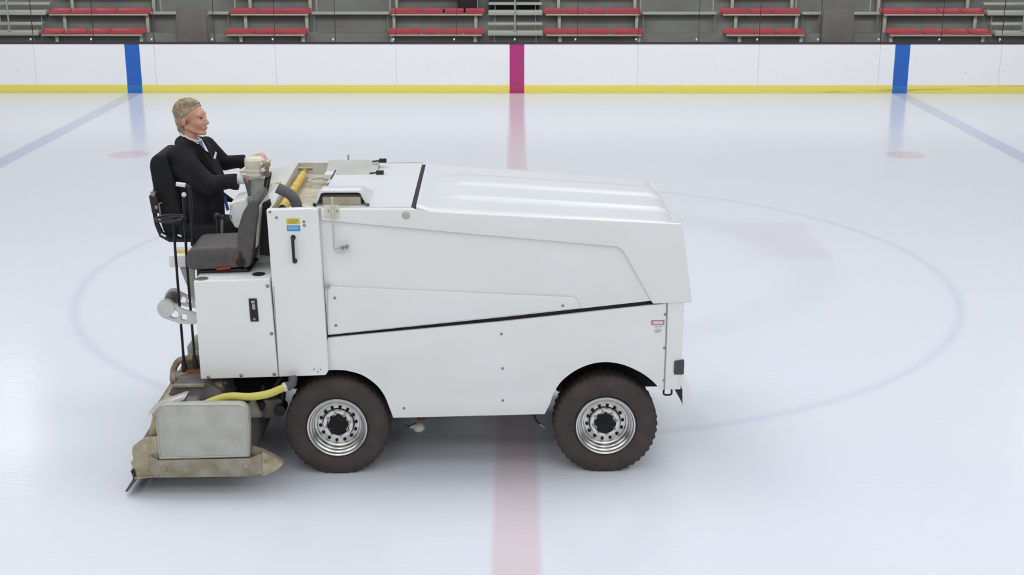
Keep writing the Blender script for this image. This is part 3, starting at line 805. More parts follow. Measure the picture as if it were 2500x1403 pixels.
# dash cowl sloping toward the driver
cz0 = zt_(tyn)
g = MB().add([(tx(-0.45) - 0.017, -0.45, zt_(-0.45) - 0.01), (xfar - 0.017, tyf + 0.02, zt_(tyf) - 0.005), (xfar - 0.24, tyf + 0.02, zt_(tyf) - 0.05), (tx0 - 0.20, -0.45, zt_(-0.45) - 0.16),
              (tx(-0.45) - 0.017, -0.45, 1.0), (xfar - 0.017, tyf + 0.02, 1.0), (xfar - 0.24, tyf + 0.02, 1.0), (tx0 - 0.20, -0.45, 1.0)],
             [(0, 1, 2, 3), (4, 7, 6, 5), (0, 3, 7, 4), (1, 5, 6, 2), (2, 6, 7, 3), (0, 4, 5, 1)])
part(g, 'dash_cowl', M['white'], bevel=0.015, bseg=3)
a = V(683, 420, 0.2)
part(MB().box(tx(0.1) - 0.09, tx(0.1) - 0.045, 0.12, 0.14, zt_(0.14) - 0.03, zt_(0.14) - 0.016), 'dash_label', M['labely'])

# tall near cabinet and lower box
TY = NY - 0.045
tall = poly([(650, 512), (762, 509), (775, 512), (777, 524), (802, 905), (795, 916), (681, 920)], TY)
tc_ = part(MB().prism(tall, TY, NY + 0.015), 'tall_cabinet', M['white'], bevel=0.007, bseg=3)
tzc = lzn - 0.13
part(MB().prism([(VX(656, 560, NY), tzc), (VX(772, 560, NY), tzc), (VX(798, 915, NY), tall[4][1] + 0.01), (VX(684, 915, NY), tall[4][1] + 0.01)], NY + 0.016, -0.50), 'cabinet_body', M['white'])
low_ = poly([(472, 686), (658, 681), (680, 920), (490, 926)], TY)
bc_ = part(MB().prism(low_, TY, -0.12), 'seat_box', M['white'], bevel=0.009, bseg=3)
part(MB().slab([V(667, 700, TY - 0.001), V(669, 700, TY - 0.001), V(681.5, 919, TY - 0.001), V(680, 919, TY - 0.001)], (0, -1, 0), 0.004), 'panel_joint', M['seam'])
def bolt(px, py, y, r=0.011, m='bolt', par=None):
    q = V(px, py, y)
    return part(MB().lathe([(0.0001, -0.006), (r * 0.6, -0.005), (r, -0.001), (r, 0.002), (0.0001, 0.002)], 12, (q.x, y, q.z)), 'bolt', M[m], par)
for px, py in ((659, 517), (675, 531), (742, 541), (743, 550)): bolt(px, py, TY, 0.010, par=tc_)
for px, py in ((653, 698), (663, 814), (509, 920), (589, 916), (670, 913)): bolt(px, py, TY, 0.013, par=bc_)
for px, py in ((767, 901), (783, 901), (776, 907)): bolt(px, py, TY, 0.005, par=tc_)
for px, py in ((817, 727), (820, 794), (1374, 746)): bolt(px, py, NY - 0.005, 0.010)
for px, py in ((1224, 815), (1227, 899), (1228, 977), (986, 996), (1624, 767), (1622, 849), (1621, 928)): bolt(px, py, NY, 0.010)
bolt(800, 699, NY - 0.01, 0.016, 'greypaint')
def decal(x0, y0, x1, y1, y, m, name, par, d=0.0012):
    a, b = V(x0, y0, y), V(x1, y1, y)
    return part(MB().box(a.x, b.x, y - d, y + 0.002, b.z, a.z), name, M[m], par)
st1 = decal(699, 533, 732, 547, TY, 'labely', 'warning_sticker', tc_)
st1['label'] = 'yellow sticker with dark lines of print'
g = MB()
for (x0, x1, y_) in ((705, 726, 537), (703, 728, 541), (706, 724, 544)):
    a, b = V(x0, y_ - 0.7, TY), V(x1, y_ + 0.7, TY); g.box(a.x, b.x, TY - 0.0022, TY, b.z, a.z)
part(g, 'sticker_print', M['labelyd'], tc_)
st2 = decal(700, 550, 733, 564, TY, 'labelb', 'notice_sticker', tc_); st2['label'] = 'light blue sticker with pale print'
g = MB()
for (x0, x1, y_) in ((704, 729, 554), (704, 728, 558)):
    a, b = V(x0, y_ - 1.3, TY), V(x1, y_ + 1.3, TY); g.box(a.x, b.x, TY - 0.0022, TY, b.z, a.z)
part(g, 'sticker_print', M['labelbl'], tc_)
a, b = V(716, 579, TY), V(720, 636, TY)
gh_ = MB().tube(curve([(a.x, TY, a.z), (a.x, TY - 0.03, a.z - 0.006), (a.x + 0.001, TY - 0.038, a.z - 0.03), ((a.x + b.x) / 2, TY - 0.038, (a.z + b.z) / 2), (b.x - 0.001, TY - 0.038, b.z + 0.03), (b.x, TY - 0.03, b.z + 0.006), (b.x, TY, b.z)]), 0.010, 12)
gh_.cyl((a.x, TY - 0.012, a.z), 0.016, 0.014).cyl((b.x, TY - 0.012, b.z), 0.016, 0.014)
part(gh_, 'grab_handle', M['black'], tc_)
# level gauge on the seat box
a, b = V(607, 728, TY), V(632, 784, TY)
sk_ = (V(612, 784, TY).x - V(607, 728, TY).x)
gg = MB().prism([(a.x, a.z), (b.x - sk_, a.z), (b.x, b.z), (a.x + sk_, b.z)], TY - 0.008, TY + 0.001)
gau = part(gg, 'gauge', M['black'], bc_, bevel=0.003)
for (x0, y0, x1, y1, m_) in ((614, 733, 622, 739, 'tan'), (616, 741, 624, 754, 'greypaint'), (618, 775, 625, 780, 'brass'), (615, 757, 625, 772, 'darkseam')):
    p0, p1 = V(x0, y0, TY), V(x1, y1, TY); part(MB().box(p0.x, p1.x, TY - 0.011, TY - 0.006, p1.z, p0.z), 'gauge_mark', M[m_], gau)
# openings on top of the seat box
for px, py, m_ in ((632, 672, 'void'), (493, 682, 'bolt')):
    q = V(px, py, TY + 0.09)
    q = V(px, py, TY + (0.12 if px > 600 else 0.05))
    zt2 = low_[0][1] if px < 500 else low_[1][1]
    part(MB().lathe([(0.0001, 0.0), (0.04, 0.0), (0.044, 0.004), (0.04, 0.006), (0.0001, 0.003)], 24, (q.x, q.y, zt2 - 0.001), 'Z'), 'filler_cap', M[m_], bc_)
# danger label on the skirt
dl = decal(1590, 781, 1622, 793, NY, 'labelr', 'hazard_sticker', None); dl['label'] = 'small red and white sticker with grey print beneath'
g = MB(); a, b = V(1595, 784, NY), V(1618, 790, NY); g.box(a.x, b.x, NY - 0.0025, NY, b.z, a.z)
part(g, 'sticker_plate', M['labelw'])
g = MB()
for (x0, x1, y_) in ((1597, 1617, 797), (1600, 1614, 803), (1597, 1616, 807), (1598, 1612, 810)):
    a, b = V(x0, y_ - 0.8, NY), V(x1, y_ + 0.8, NY); g.box(a.x, b.x, NY - 0.0015, NY + 0.001, b.z, a.z)
part(g, 'sticker_print', M['labelt'])

# ---- wheels
def make_wheel():
    R = 0.362; W = 0.125
    seg = 176
    prof = [(0.205, -0.085), (0.225, -0.108), (0.26, -0.122), (0.29, -0.125), (0.315, -0.118), (0.337, -0.108), (0.352, -0.10), (R, -0.085), (R, -0.03), (R, 0.03), (R, 0.085), (0.352, 0.10), (0.337, 0.108), (0.29, 0.12), (0.24, 0.11), (0.205, 0.085)]
    vs = []; n = len(prof)
    for k in range(seg):
        a = 2 * math.pi * k / seg
        blk = (k % 4) < 2
        blk2 = ((k + 2) % 4) < 2
        for i, (r, h) in enumerate(prof):
            rr = r
            if i in (6, 7, 8) and not blk: rr -= 0.008 if i == 7 else 0.007
            if i in (9, 10, 11) and not blk2: rr -= 0.008
            if i == 5 and not blk: rr -= 0.002
            x, z = rr * math.cos(a), rr * math.sin(a)
            zc = 0.345
            if z < -zc + 0.004:
                z = -zc + 0.002; 
                if abs(h) > 0.09: h = h * 1.02
            vs.append((x, h, z))
    fs = []
    for k in range(seg):
        k2 = (k + 1) % seg
        for i in range(n - 1): fs.append((k * n + i, k * n + i + 1, k2 * n + i + 1, k2 * n + i))
        fs.append((k * n + n - 1, k * n, k2 * n, k2 * n + n - 1))
    tyre = MB().add(vs, fs).obj('wheel', M['rubber'], root, ang=30)
    # rim
    prof = [(0.205, -0.07), (0.211, -0.108), (0.206, -0.114), (0.196, -0.110), (0.190, -0.095), (0.180, -0.088), (0.175, -0.070), (0.168, -0.064), (0.160, -0.042), (0.150, -0.038), (0.143, -0.028), (0.136, -0.030), (0.112, -0.022), (0.109, 0.0),
            (0.105, -0.048), (0.100, -0.054), (0.078, -0.052), (0.072, -0.045), (0.001, -0.045), (0.001, 0.0), (0.19, 0.0)]
    rim = MB().lathe(prof, 64).obj('rim', M['chrome'], tyre, ang=24)
    for k in range(14):
        a = 2 * math.pi * k / 14 + 0.1
        c = (0.124 * math.cos(a), -0.034, 0.124 * math.sin(a))
        MB().lathe([(0.0001, -0.001), (0.011, -0.001), (0.011, 0.01), (0.0001, 0.01)], 14, c).obj('vent_hole', M['void'], tyre)
    for k in range(8):
        a = 2 * math.pi * k / 8 + 0.2
        MB().lathe([(0.0001, -0.02), (0.008, -0.02), (0.012, 0.0), (0.0001, 0.0)], 6, (0.082 * math.cos(a), -0.050, 0.082 * math.sin(a))).obj('lug_nut', M['greypaint'], tyre)
    hub = []
    seg = 64
    vs = []; fs = []
    for k in range(seg):
        a = 2 * math.pi * k / seg
        rr = 0.066 + 0.006 * math.cos(8 * a)
        for r, h in ((rr, -0.046), (rr, -0.075), (rr * 0.8, -0.085), (rr * 0.45, -0.075), (0.0005, -0.070)):
            vs.append((r * math.cos(a), h, r * math.sin(a)))
    for k in range(seg):
        for i in range(4): fs.append((k * 5 + i, k * 5 + i + 1, ((k + 1) % seg) * 5 + i + 1, ((k + 1) % seg) * 5 + i))
    MB().add(vs, fs).obj('hub', M['void'], tyre, weld=False)
    return tyre
wheel = make_wheel()
wheel.location = (WR.x + 0.008, NY + 0.135, 0.345)
w2 = copy_tree(wheel, root); w2.location = (WF.x + 0.008, NY + 0.135, 0.345); w2.rotation_euler = (0, 0, 0)
for o_ in [q for q in bpy.data.objects if q.parent == w2 and q.name.startswith('rim')]: o_.rotation_euler = (0, 0.7, 0)
for wx in (WR.x, WF.x):
    w3 = copy_tree(wheel, root); w3.location = (wx, FY - 0.135, 0.345); w3.rotation_euler = (0, 0, math.pi)
# small things hanging under the skirt
a = V(1022, 1020, -0.6); 
drain = part(MB().tube(curve([(a.x + 0.02, -0.6, a.z + 0.06), (a.x + 0.02, -0.6, a.z - 0.01)]), 0.03, 14), 'drain_valve', M['rust'])
part(MB().ball((a.x + 0.0, -0.6, a.z - 0.07), 0.036, sc=(1.2, 1, 1)).tube([(a.x, -0.6, a.z - 0.05), (a.x - 0.06, -0.6, a.z - 0.06)], 0.018), 'valve_body', M['offwhite'], drain)
part(MB().tube(curve([(a.x - 0.02, -0.62, a.z - 0.03), (a.x - 0.06, -0.62, a.z - 0.05), (a.x - 0.10, -0.62, a.z - 0.045)]), 0.006, 8), 'valve_lever', M['black'], drain)
a = V(1300, 1015, -0.6)
part(MB().tube(curve([(a.x, -0.6, a.z + 0.05), (a.x + 0.02, -0.6, a.z - 0.02), (a.x + 0.05, -0.6, a.z - 0.06)]), 0.008, 8), 'dangling_cable', M['black'])
part(MB().tube([(a.x + 0.05, -0.6, a.z - 0.06), (a.x + 0.09, -0.6, a.z - 0.085)], 0.012, 10), 'plug', M['brass'])

# ---- near passenger seat on the box
SYn, SYf = -0.72, -0.30
pc = poly([(452, 632), (458, 614), (470, 607), (560, 603), (592, 606), (600, 622), (592, 652), (560, 656), (470, 660), (456, 654)], SYn)
ps = part(MB().prism(rounded(pc, 0.02), SYn, SYf), 'passenger_seat', M['seatvinyl'], bevel=0.018, bseg=3)
bk = poly([(585, 640), (578, 630), (580, 560), (592, 520), (607, 495), (620, 486), (630, 494), (631, 520), (622, 580), (612, 648), (598, 656)], SYn)
def shift(pts, dx, dz_): return [(x + dx, z + dz_) for x, z in pts]
bk = shift(bk, 0.0, -0.0)
part(MB().prism(rounded(bk, 0.015), SYn + 0.0, SYf + 0.0), 'backrest', M['seatvinyl'], ps, bevel=0.02, bseg=3)
part(MB().prism(poly([(628, 500), (636, 506), (629, 600), (622, 610)], SYn + 0.02), SYn + 0.03, SYf - 0.03), 'back_shell', M['greypaint'], ps, bevel=0.006)
part(MB().prism(poly([(482, 660), (600, 655), (612, 662), (600, 667), (482, 671)], SYn + 0.03), SYn + 0.03, SYf - 0.05), 'seat_slide', M['black'], ps, bevel=0.004)
part(MB().prism(poly([(527, 654), (562, 651), (562, 656), (530, 659)], SYn - 0.004), SYn - 0.006, SYn + 0.02), 'release_latch', M['red'], ps)
q = V(588, 640, SYn); part(MB().cyl((q.x, SYn - 0.012, q.z), 0.03, 0.02).cyl((q.x, SYn - 0.018, q.z), 0.012, 0.02), 'recliner', M['blacksteel'], ps)
q = V(571, 633, SYn); part(MB().box(q.x - 0.012, q.x + 0.012, SYn - 0.004, SYn + 0.01, q.z - 0.01, q.z + 0.014), 'seat_tag', M['rust'], ps)
q = V(617, 636, SYn + 0.1)
part(MB().ell((q.x, q.y + 0.02, q.z), 0.035, 0.06, 0.012), 'seat_bracket', M['black'], ps)

# ---- driver seat (far side)
DY0, DY1 = 0.18, 0.62
dYm = (DY0 + DY1) / 2
dback = poly([(364, 408), (366, 390), (377, 379), (394, 379), (402, 386), (420, 430), (448, 560), (428, 585), (412, 590), (396, 560), (380, 500)], DY0)
dseat = part(MB().prism(rounded(dback, 0.03), DY0, DY1), 'driver_seat', M['seatfabric'], bevel=0.03, bseg=3)
part(MB().prism(rounded(poly([(410, 560), (430, 548), (540, 556), (552, 570), (540, 586), (420, 588)], DY0), 0.02), DY0, DY1), 'seat_cushion', M['seatfabric'], dseat, bevel=0.02, bseg=3)
fr_o = poly([(367, 490), (375, 487), (386, 540), (398, 566), (418, 580), (470, 583), (470, 590), (414, 590), (390, 577), (378, 548)], DY0 - 0.02)
part(MB().prism(fr_o, DY0 - 0.03, DY0 - 0.005), 'seat_frame', M['blacksteel'], dseat, bevel=0.003)
part(MB().prism(fr_o, DY1 + 0.005, DY1 + 0.03), 'seat_frame', M['blacksteel'], dseat, bevel=0.003)
brk = poly([(364, 478), (372, 470), (384, 480), (390, 520), (372, 520)], DY0 - 0.05)
part(MB().prism(rounded(brk, 0.006), DY0 - 0.06, DY0 - 0.02), 'recliner', M['black'], dseat, bevel=0.004)
q = V(374, 473, DY0 - 0.06); part(MB().cyl((q.x, DY0 - 0.075, q.z), 0.016, 0.02, 'Y').cyl((q.x, DY0 - 0.045, q.z - 0.008), 0.006, 0.04, 'Z').box(q.x - 0.018, q.x + 0.018, DY0 - 0.07, DY0 - 0.03, q.z + 0.004, q.z + 0.012), 'knob', M['bolt'], dseat)
q = V(382, 506, DY0 - 0.07); part(MB().ball((q.x, DY0 - 0.07, q.z), 0.014), 'pivot', M['brass'], dseat)
q0 = V(396, 500, DY0 - 0.08); q1 = V(392, 494, DY0 - 0.08); q2 = V(393, 524, DY0 - 0.08)
part(MB().tube([V(395, 495, DY0 - 0.08), V(388, 496, DY0 - 0.08), V(392, 526, DY0 - 0.08)], 0.006, 8), 'lever', M['bolt'], dseat)
part(MB().box(VX(480, 600, 0.3), VX(550, 600, 0.3), 0.25, 0.55, 1.0, VZ(500, 590, 0.3)), 'seat_pedestal', M['black'], dseat)
# white rods drawn as the white slots in the frame
for (x0, y0, x1, y1) in ((393, 571, 405, 577), (434, 573, 443, 577)):
    a, b = V(x0, y0, DY0 - 0.034), V(x1, y1, DY0 - 0.034)
    part(MB().tube([a, b], 0.007, 8), 'white_slot_rod', M['white'], dseat)
# cab floor and rear box below the driver
cabx0 = VX(474, 690, TY)
part(MB().box(cabx0 + 0.02, tx0 - 0.02, -0.11, FY, 0.80, 1.02), 'cab_floor', M['white'], bevel=0.01)
# ---- pedestal, steering
pedf = [V(607, 436, 0.05), V(655, 432, 0.05), V(640, 500, 0.05), V(635, 600, 0.05), V(618, 600, 0.05), V(612, 500, 0.05)]
part(MB().prism([(p.x, p.z) for p in pedf], 0.02, 0.20), 'steering_pedestal', M['greypaint'], bevel=0.012)
# ribbed housing
q = V(623, 434, -0.02)
prof = [(0.0001, 0), (0.058, 0.0), (0.066, 0.01), (0.071, 0.012), (0.071, 0.02), (0.066, 0.024), (0.066, 0.036), (0.071, 0.04), (0.071, 0.05), (0.066, 0.054), (0.066, 0.07), (0.070, 0.075), (0.070, 0.12), (0.066, 0.125), (0.058, 0.136), (0.03, 0.142), (0.0001, 0.142)]
hs = part(MB().lathe([(r, h) for r, h in prof], 32, (q.x, 0.0, q.z + 0.008), 'Z'), 'steering_housing', M['cream'])
hx_, hz_ = q.x, q.z
# steering wheel behind the housing, seen almost edge-on
wc = V(624, 404, 0.36)
wn = Vector((-0.35, 0.0, 0.93)).normalized()
wa = Vector((0, 1, 0)); wb = wn.cross(wa)
ring = [wc + (wa * math.cos(2 * math.pi * k / 40) + wb * math.sin(2 * math.pi * k / 40)) * 0.115 for k in range(40)]
swl = part(MB().tube(ring, 0.012, 10, closed=True), 'steering_wheel', M['cream'])
for an in (0.3, 2.4, 4.5):
    part(MB().tube([wc + wn * 0.02, wc + (wa * math.cos(an) + wb * math.sin(an)) * 0.11], 0.008, 8), 'spoke', M['greypaint'], swl)
part(MB().tube([wc - wn * 0.01, Vector((wc.x + 0.05, 0.33, wc.z - 0.30))], 0.03, 14), 'steering_column', M['cream'], swl)
# joystick box behind, brass valve post with black hoses
p0 = V(655, 402, -0.05)
vp = part(MB().box(p0.x - 0.03, p0.x + 0.012, -0.08, -0.02, p0.z - 0.012, p0.z + 0.018).tube([(p0.x - 0.008, -0.05, p0.z - 0.01), (p0.x - 0.012, -0.05, p0.z - 0.085)], 0.014, 12), 'valve_post', M['brass'])
part(MB().ball((p0.x - 0.035, -0.06, p0.z - 0.035), 0.018).ball((p0.x - 0.045, -0.06, p0.z + 0.006), 0.010), 'knob', M['shirt'], vp)
part(MB().box(p0.x - 0.035, p0.x + 0.015, -0.08, -0.02, p0.z - 0.075, p0.z - 0.055), 'clamp', M['darksteel'], vp)
for dx_, r_ in ((-0.012, 0.011), (0.010, 0.009)):
    part(MB().tube(curve([V(657, 424, -0.05) + Vector((dx_, 0, 0)), V(652, 450, -0.05) + Vector((dx_, 0, 0)), V(646, 488, -0.08) + Vector((dx_, 0, 0)), V(648, 520, -0.12) + Vector((dx_, 0, 0)), V(648, 600, -0.16) + Vector((dx_, 0, 0))]), r_, 10), 'cable', M['blacksteel'])
part(MB().tube(curve([V(596, 436, -0.02), V(603, 458, -0.02), V(608, 478, -0.02)]), 0.008, 8), 'cable', M['greyhose'])
part(MB().tube(curve([V(609, 440, -0.02), V(608, 458, -0.02), V(609, 478, -0.02)]), 0.011, 8), 'cable', M['greyhose'])
# dark slab painting the shaded gap between seat and tall cabinet
part(MB().prism(poly([(636, 500), (656, 490), (668, 560), (668, 626), (634, 622)], -0.62), -0.62, -0.55), 'gap_shade_slab', M['void'])
# white console in front of the driver's knees
cb = [V(562, 494, 0.0), V(600, 484, 0.0), V(604, 500, 0.0), V(598, 560, 0.0), V(572, 556, 0.0), V(566, 540, 0.0)]
cons = part(MB().prism([(p.x, p.z) for p in cb], 0.0, 0.30), 'knee_console', M['white'], bevel=0.015, bseg=3)
part(MB().tube(curve([V(563, 500, -0.01), V(563, 530, -0.01), V(570, 545, -0.01)]), 0.005, 8), 'trim_cord', M['tan'], cons)
# hand levers by the near seat
for (x0, y0, x1, y1, r_, m_) in ((530, 527, 536, 582, 0.012, 'blacksteel'), (542, 530, 541, 580, 0.009, 'bolt')):
    lv = part(MB().tube([V(x0, y0, -0.2), V(x1, y1, -0.2)], r_, 10), 'hand_lever', M[m_])
    part(MB().ball(V(x0, y0, -0.2), r_ * 2.0), 'lever_knob', M['black'], lv)
q = V(563, 574, -0.15); part(MB().ball((q.x, q.y, q.z), 0.02, sc=(1, 1, 0.8)), 'switch_knob', M['white'])
q = V(565, 582, -0.14); part(MB().box(q.x - 0.05, q.x + 0.03, -0.16, -0.05, q.z - 0.03, q.z), 'lever_box', M['tan'], bevel=0.004)
# ---- rear: rods, handles, ring, small tank, step
RY = -0.45
rb = [V(410, 626, RY), V(462, 622, RY)]
bxx = part(MB().box(VX(411, 626, RY), VX(475, 626, RY), RY, RY + 0.24, VZ(411, 653, RY), VZ(411, 624, RY)), 'rear_tank', M['white'], bevel=0.008)
q = V(452, 608, RY + 0.1); part(MB().box(q.x - 0.07, q.x + 0.03, RY + 0.07, RY + 0.15, VZ(411, 624, RY) - 0.001, VZ(411, 624, RY) + 0.003), 'stain_plate', M['yellowtube'], bxx)
part(MB().prism(poly([(440, 653), (474, 653), (476, 735), (466, 718)], RY + 0.04), RY + 0.03, RY + 0.07), 'tank_bracket', M['greypaint'], bxx)
RY2 = RY - 0.07
r1 = part(MB().tube([V(424, 545, RY2), V(427, 600, RY2), V(450, 897, RY2 - 0.1)], 0.009, 10), 'lift_rod', M['blacksteel'])
r2 = part(MB().tube([V(448, 478, RY2), V(454, 600, RY2), V(456, 640, RY2), V(476, 884, RY2 - 0.1)], [0.010, 0.009, 0.009, 0.009], 10), 'lift_rod', M['blacksteel'])
part(MB().ball(V(449, 475, RY2), 0.017), 'lever_knob', M['shirt'], r2)
r3 = part(MB().tube(curve([V(452, 452, RY2), V(461, 455, RY2), V(464, 466, RY2), V(468, 540, RY2), V(472, 600, RY2)]), 0.010, 10), 'crank_rod', M['blacksteel'])
part(MB().tube([V(430, 449, RY2), V(453, 452, RY2)], 0.015, 12), 'crank_grip', M['shirt'], r3)
part(MB().tube([V(471, 578, RY2), V(472, 600, RY2)], 0.018, 12), 'collar', M['blacksteel'], r3)
rc = V(416, 533, RY2)
part(MB().tube([(rc.x + 0.098 * math.cos(2 * math.pi * k / 36), rc.y + 0.098 * math.sin(2 * math.pi * k / 36), rc.z) for k in range(36)], 0.009, 8, closed=True), 'hand_wheel', M['blacksteel'])
part(MB().tube([(rc.x - 0.09, rc.y, rc.z), (rc.x + 0.09, rc.y, rc.z)], 0.006, 8).cyl((rc.x + 0.025, rc.y, rc.z - 0.01), 0.02, 0.02, 'Z'), 'hand_wheel_spoke', M['blacksteel'], bpy.data.objects['hand_wheel'])
for (pp, rr) in (((450, 897), 0.026), ((476, 882), 0.022)):
    a = V(pp[0] - 1, pp[1] - 14, RY2 - 0.1); b = V(pp[0] + 2, pp[1] + 14, RY2 - 0.1)
    part(MB().tube([a, b], [rr * 0.7, rr], 12).tube([b, b - Vector((0, 0, 0.03))], rr * 0.6), 'rod_boot', M['black'])
# step: two cast arms with round holes and a rubber roller
from mathutils.geometry import tessellate_polygon
def plate_holes(outer, holes, y0, y1):
    loops = [[Vector((x, 0, z)) for x, z in outer]] + [[Vector((cx + r * math.cos(-2 * math.pi * k / 20), 0, cz + r * math.sin(-2 * math.pi * k / 20))) for k in range(20)] for cx, cz, r in holes]
    flat = [p for l in loops for p in l]; n = len(flat)
    tr = tessellate_polygon(loops)
    vs = [(p.x, y0, p.z) for p in flat] + [(p.x, y1, p.z) for p in flat]
    fs = [tuple(t) for t in tr] + [tuple(i + n for i in t[::-1]) for t in tr]
    k = 0
    for l in loops:
        m = len(l)
        fs += [(k + i, k + (i + 1) % m, k + (i + 1) % m + n, k + i + n) for i in range(m)]; k += m
    return MB().add(vs, fs)
def hol(px, py, r, y): q = V(px, py, y); return (q.x, q.z, r)
AY = -0.62
ao = rounded(poly([(392, 740), (404, 730), (420, 736), (445, 754), (480, 763), (480, 790), (440, 789), (398, 774), (388, 764)], AY), 0.012)
sa = part(plate_holes(ao, [hol(426, 766, 0.030, AY), hol(450, 773, 0.024, AY)], AY - 0.012, AY + 0.012), 'step', M['alubrt'], label='cast aluminium step with round openings')
q = V(470, 774, AY); part(MB().cyl((q.x, AY - 0.02, q.z), 0.034, 0.012), 'pivot_boss', M['alubrt'], sa)
AY2 = -0.30
ao = rounded(poly([(424, 712), (434, 708), (455, 719), (482, 726), (482, 752), (450, 746), (424, 738)], AY2), 0.010)
part(plate_holes(ao, [hol(446, 731, 0.026, AY2), hol(463, 735, 0.018, AY2)], AY2 - 0.01, AY2 + 0.01), 'step_arm', M['alubrt'], sa)
a, b = V(405, 752, -0.64), V(424, 723, -0.28)
part(MB().tube([a, b], 0.046, 18), 'step_roller', M['seatvinyl'], sa)
part(MB().tube([a - Vector((0, 0.012, 0)), a + (b - a) * 0.12], 0.058, 24), 'roller_cap', M['alubrt'], sa)
part(MB().tube([a + (b - a) * 0.9, b + Vector((0, 0.012, 0))], 0.058, 24), 'roller_cap', M['alubrt'], sa)
# small rear filter and bracket behind
part(MB().prism(poly([(460, 840), (472, 826), (488, 826), (490, 866), (464, 868)], -0.3), -0.36, -0.2), 'filter_box', M['greypaint'], bevel=0.01)
part(MB().tube([V(482, 876, -0.42), V(489, 905, -0.42)], 0.04, 14), 'hydraulic_block', M['rust'])

# ---- conditioner (towed sled), spans the full width
CYn, CYf = -1.13, 1.05
cond = part(MB().prism(poly([(330, 1166), (324, 1090), (352, 1070), (386, 1066), (389, 1166)], CYn), CYn, CYn + 0.03), 'conditioner', M['tansteel'], bevel=0.004,
            label='stained galvanised conditioner sled')
def cpoly(p, y=CYn): return poly(p, y)
# body across the width
part(MB().prism(cpoly([(336, 1160), (332, 1095), (392, 1068), (396, 1048), (600, 1052), (606, 1110), (606, 1155)]), CYn + 0.06, CYf), 'blade_housing', M['darksteel'], cond, bevel=0.01)
part(MB().prism(cpoly([(372, 1012), (384, 1000), (400, 1004), (388, 1062), (360, 1066)]), CYn + 0.02, CYf), 'rear_plate', M['tansteel'], cond, bevel=0.005)
# big side plate with raised rim
sp_ = rounded(cpoly([(390, 1119), (382, 1030), (386, 984), (606, 983), (611, 1040), (611, 1113)]), 0, 6, {2: 0.08, 3: 0.10})
sp_o = part(MB().prism(sp_, CYn - 0.02, CYn + 0.05), 'end_plate', M['galv'], cond, bevel=0.006)
cen = Vector((sum(p[0] for p in sp_) / len(sp_), sum(p[1] for p in sp_) / len(sp_)))
rim_pts = [(cen.x + (p[0] - cen.x) * 0.975, CYn - 0.02, cen.y + (p[1] - cen.y) * 0.96) for p in sp_]
part(MB().tube(rim_pts + [rim_pts[0]], 0.006, 8), 'end_plate_rim', M['alu'], sp_o)
# runner
rn = cpoly([(366, 1107), (390, 1119), (611, 1114), (640, 1103), (643, 1150), (612, 1158), (385, 1161), (368, 1150)])
run = part(MB().prism(rn, CYn - 0.035, CYn - 0.018), 'runner', M['galv2'], cond, bevel=0.004)
part(MB().prism(cpoly([(330, 1167), (389, 1161), (560, 1158), (640, 1157), (640, 1152), (389, 1156), (330, 1161)]), CYn - 0.02, CYn + 0.04), 'runner_edge', M['tanpipe'], cond)
tip = cpoly([(640, 1103), (692, 1130), (676, 1144), (650, 1157), (640, 1157)])
part(MB().prism(tip, CYn - 0.03, CYn + 0.03), 'runner_tip', M['tansteel'], cond, bevel=0.006)
part(MB().prism(cpoly([(612, 1095), (640, 1103), (692, 1130), (650, 1120), (612, 1113)]), CYn + 0.03, CYn + 0.06), 'tip_web', M['tanpipe'], cond)
for px, py in ((402, 1141), (600, 1136)):
    q = V(px, py, CYn - 0.035)
    part(MB().lathe([(0.0001, -0.014), (0.012, -0.014), (0.018, -0.004), (0.022, 0.002), (0.0001, 0.002)], 16, (q.x, CYn - 0.036, q.z)), 'bolt', M['tansteel'], run)
for px, py in ((617, 1117), (648, 1127)):
    q = V(px, py, CYn - 0.035); part(MB().cyl((q.x, CYn - 0.04, q.z), 0.008, 0.01), 'bolt', M['tanpipe'], run)
# jagged tan end, left
part(MB().prism(cpoly([(324, 1090), (352, 1068), (392, 1062), (392, 1106), (372, 1106), (370, 1152), (380, 1160), (330, 1166), (326, 1142), (320, 1128), (327, 1118), (323, 1105)]), CYn - 0.012, CYn + 0.004), 'end_casting', M['tansteel'], cond, bevel=0.005, bseg=2)
# squeegee
sq = cpoly([(320, 1148), (328, 1144), (336, 1168), (312, 1199), (306, 1198), (326, 1166)])
part(MB().prism(sq, CYn - 0.01, CYf), 'squeegee', M['greyhose'], cond, bevel=0.002)
part(MB().prism(cpoly([(320, 1148), (330, 1142), (336, 1168), (326, 1170), (328, 1158)]), CYn - 0.016, CYf - 0.02), 'squeegee_holder', M['black'], cond)
# light grey slanted arm on top
part(MB().prism(cpoly([(368, 1000), (376, 990), (400, 977), (452, 958), (460, 958), (456, 966), (404, 988), (374, 1002)], CYn + 0.1), CYn + 0.03, CYn + 0.13), 'lift_arm', M['alubrt'], cond, bevel=0.004)
part(MB().prism(cpoly([(372, 1002), (400, 990), (402, 1010), (384, 1064), (372, 1064)], CYn + 0.1), CYn + 0.10, CYf - 0.1), 'auger_rear', M['galv2'], cond)
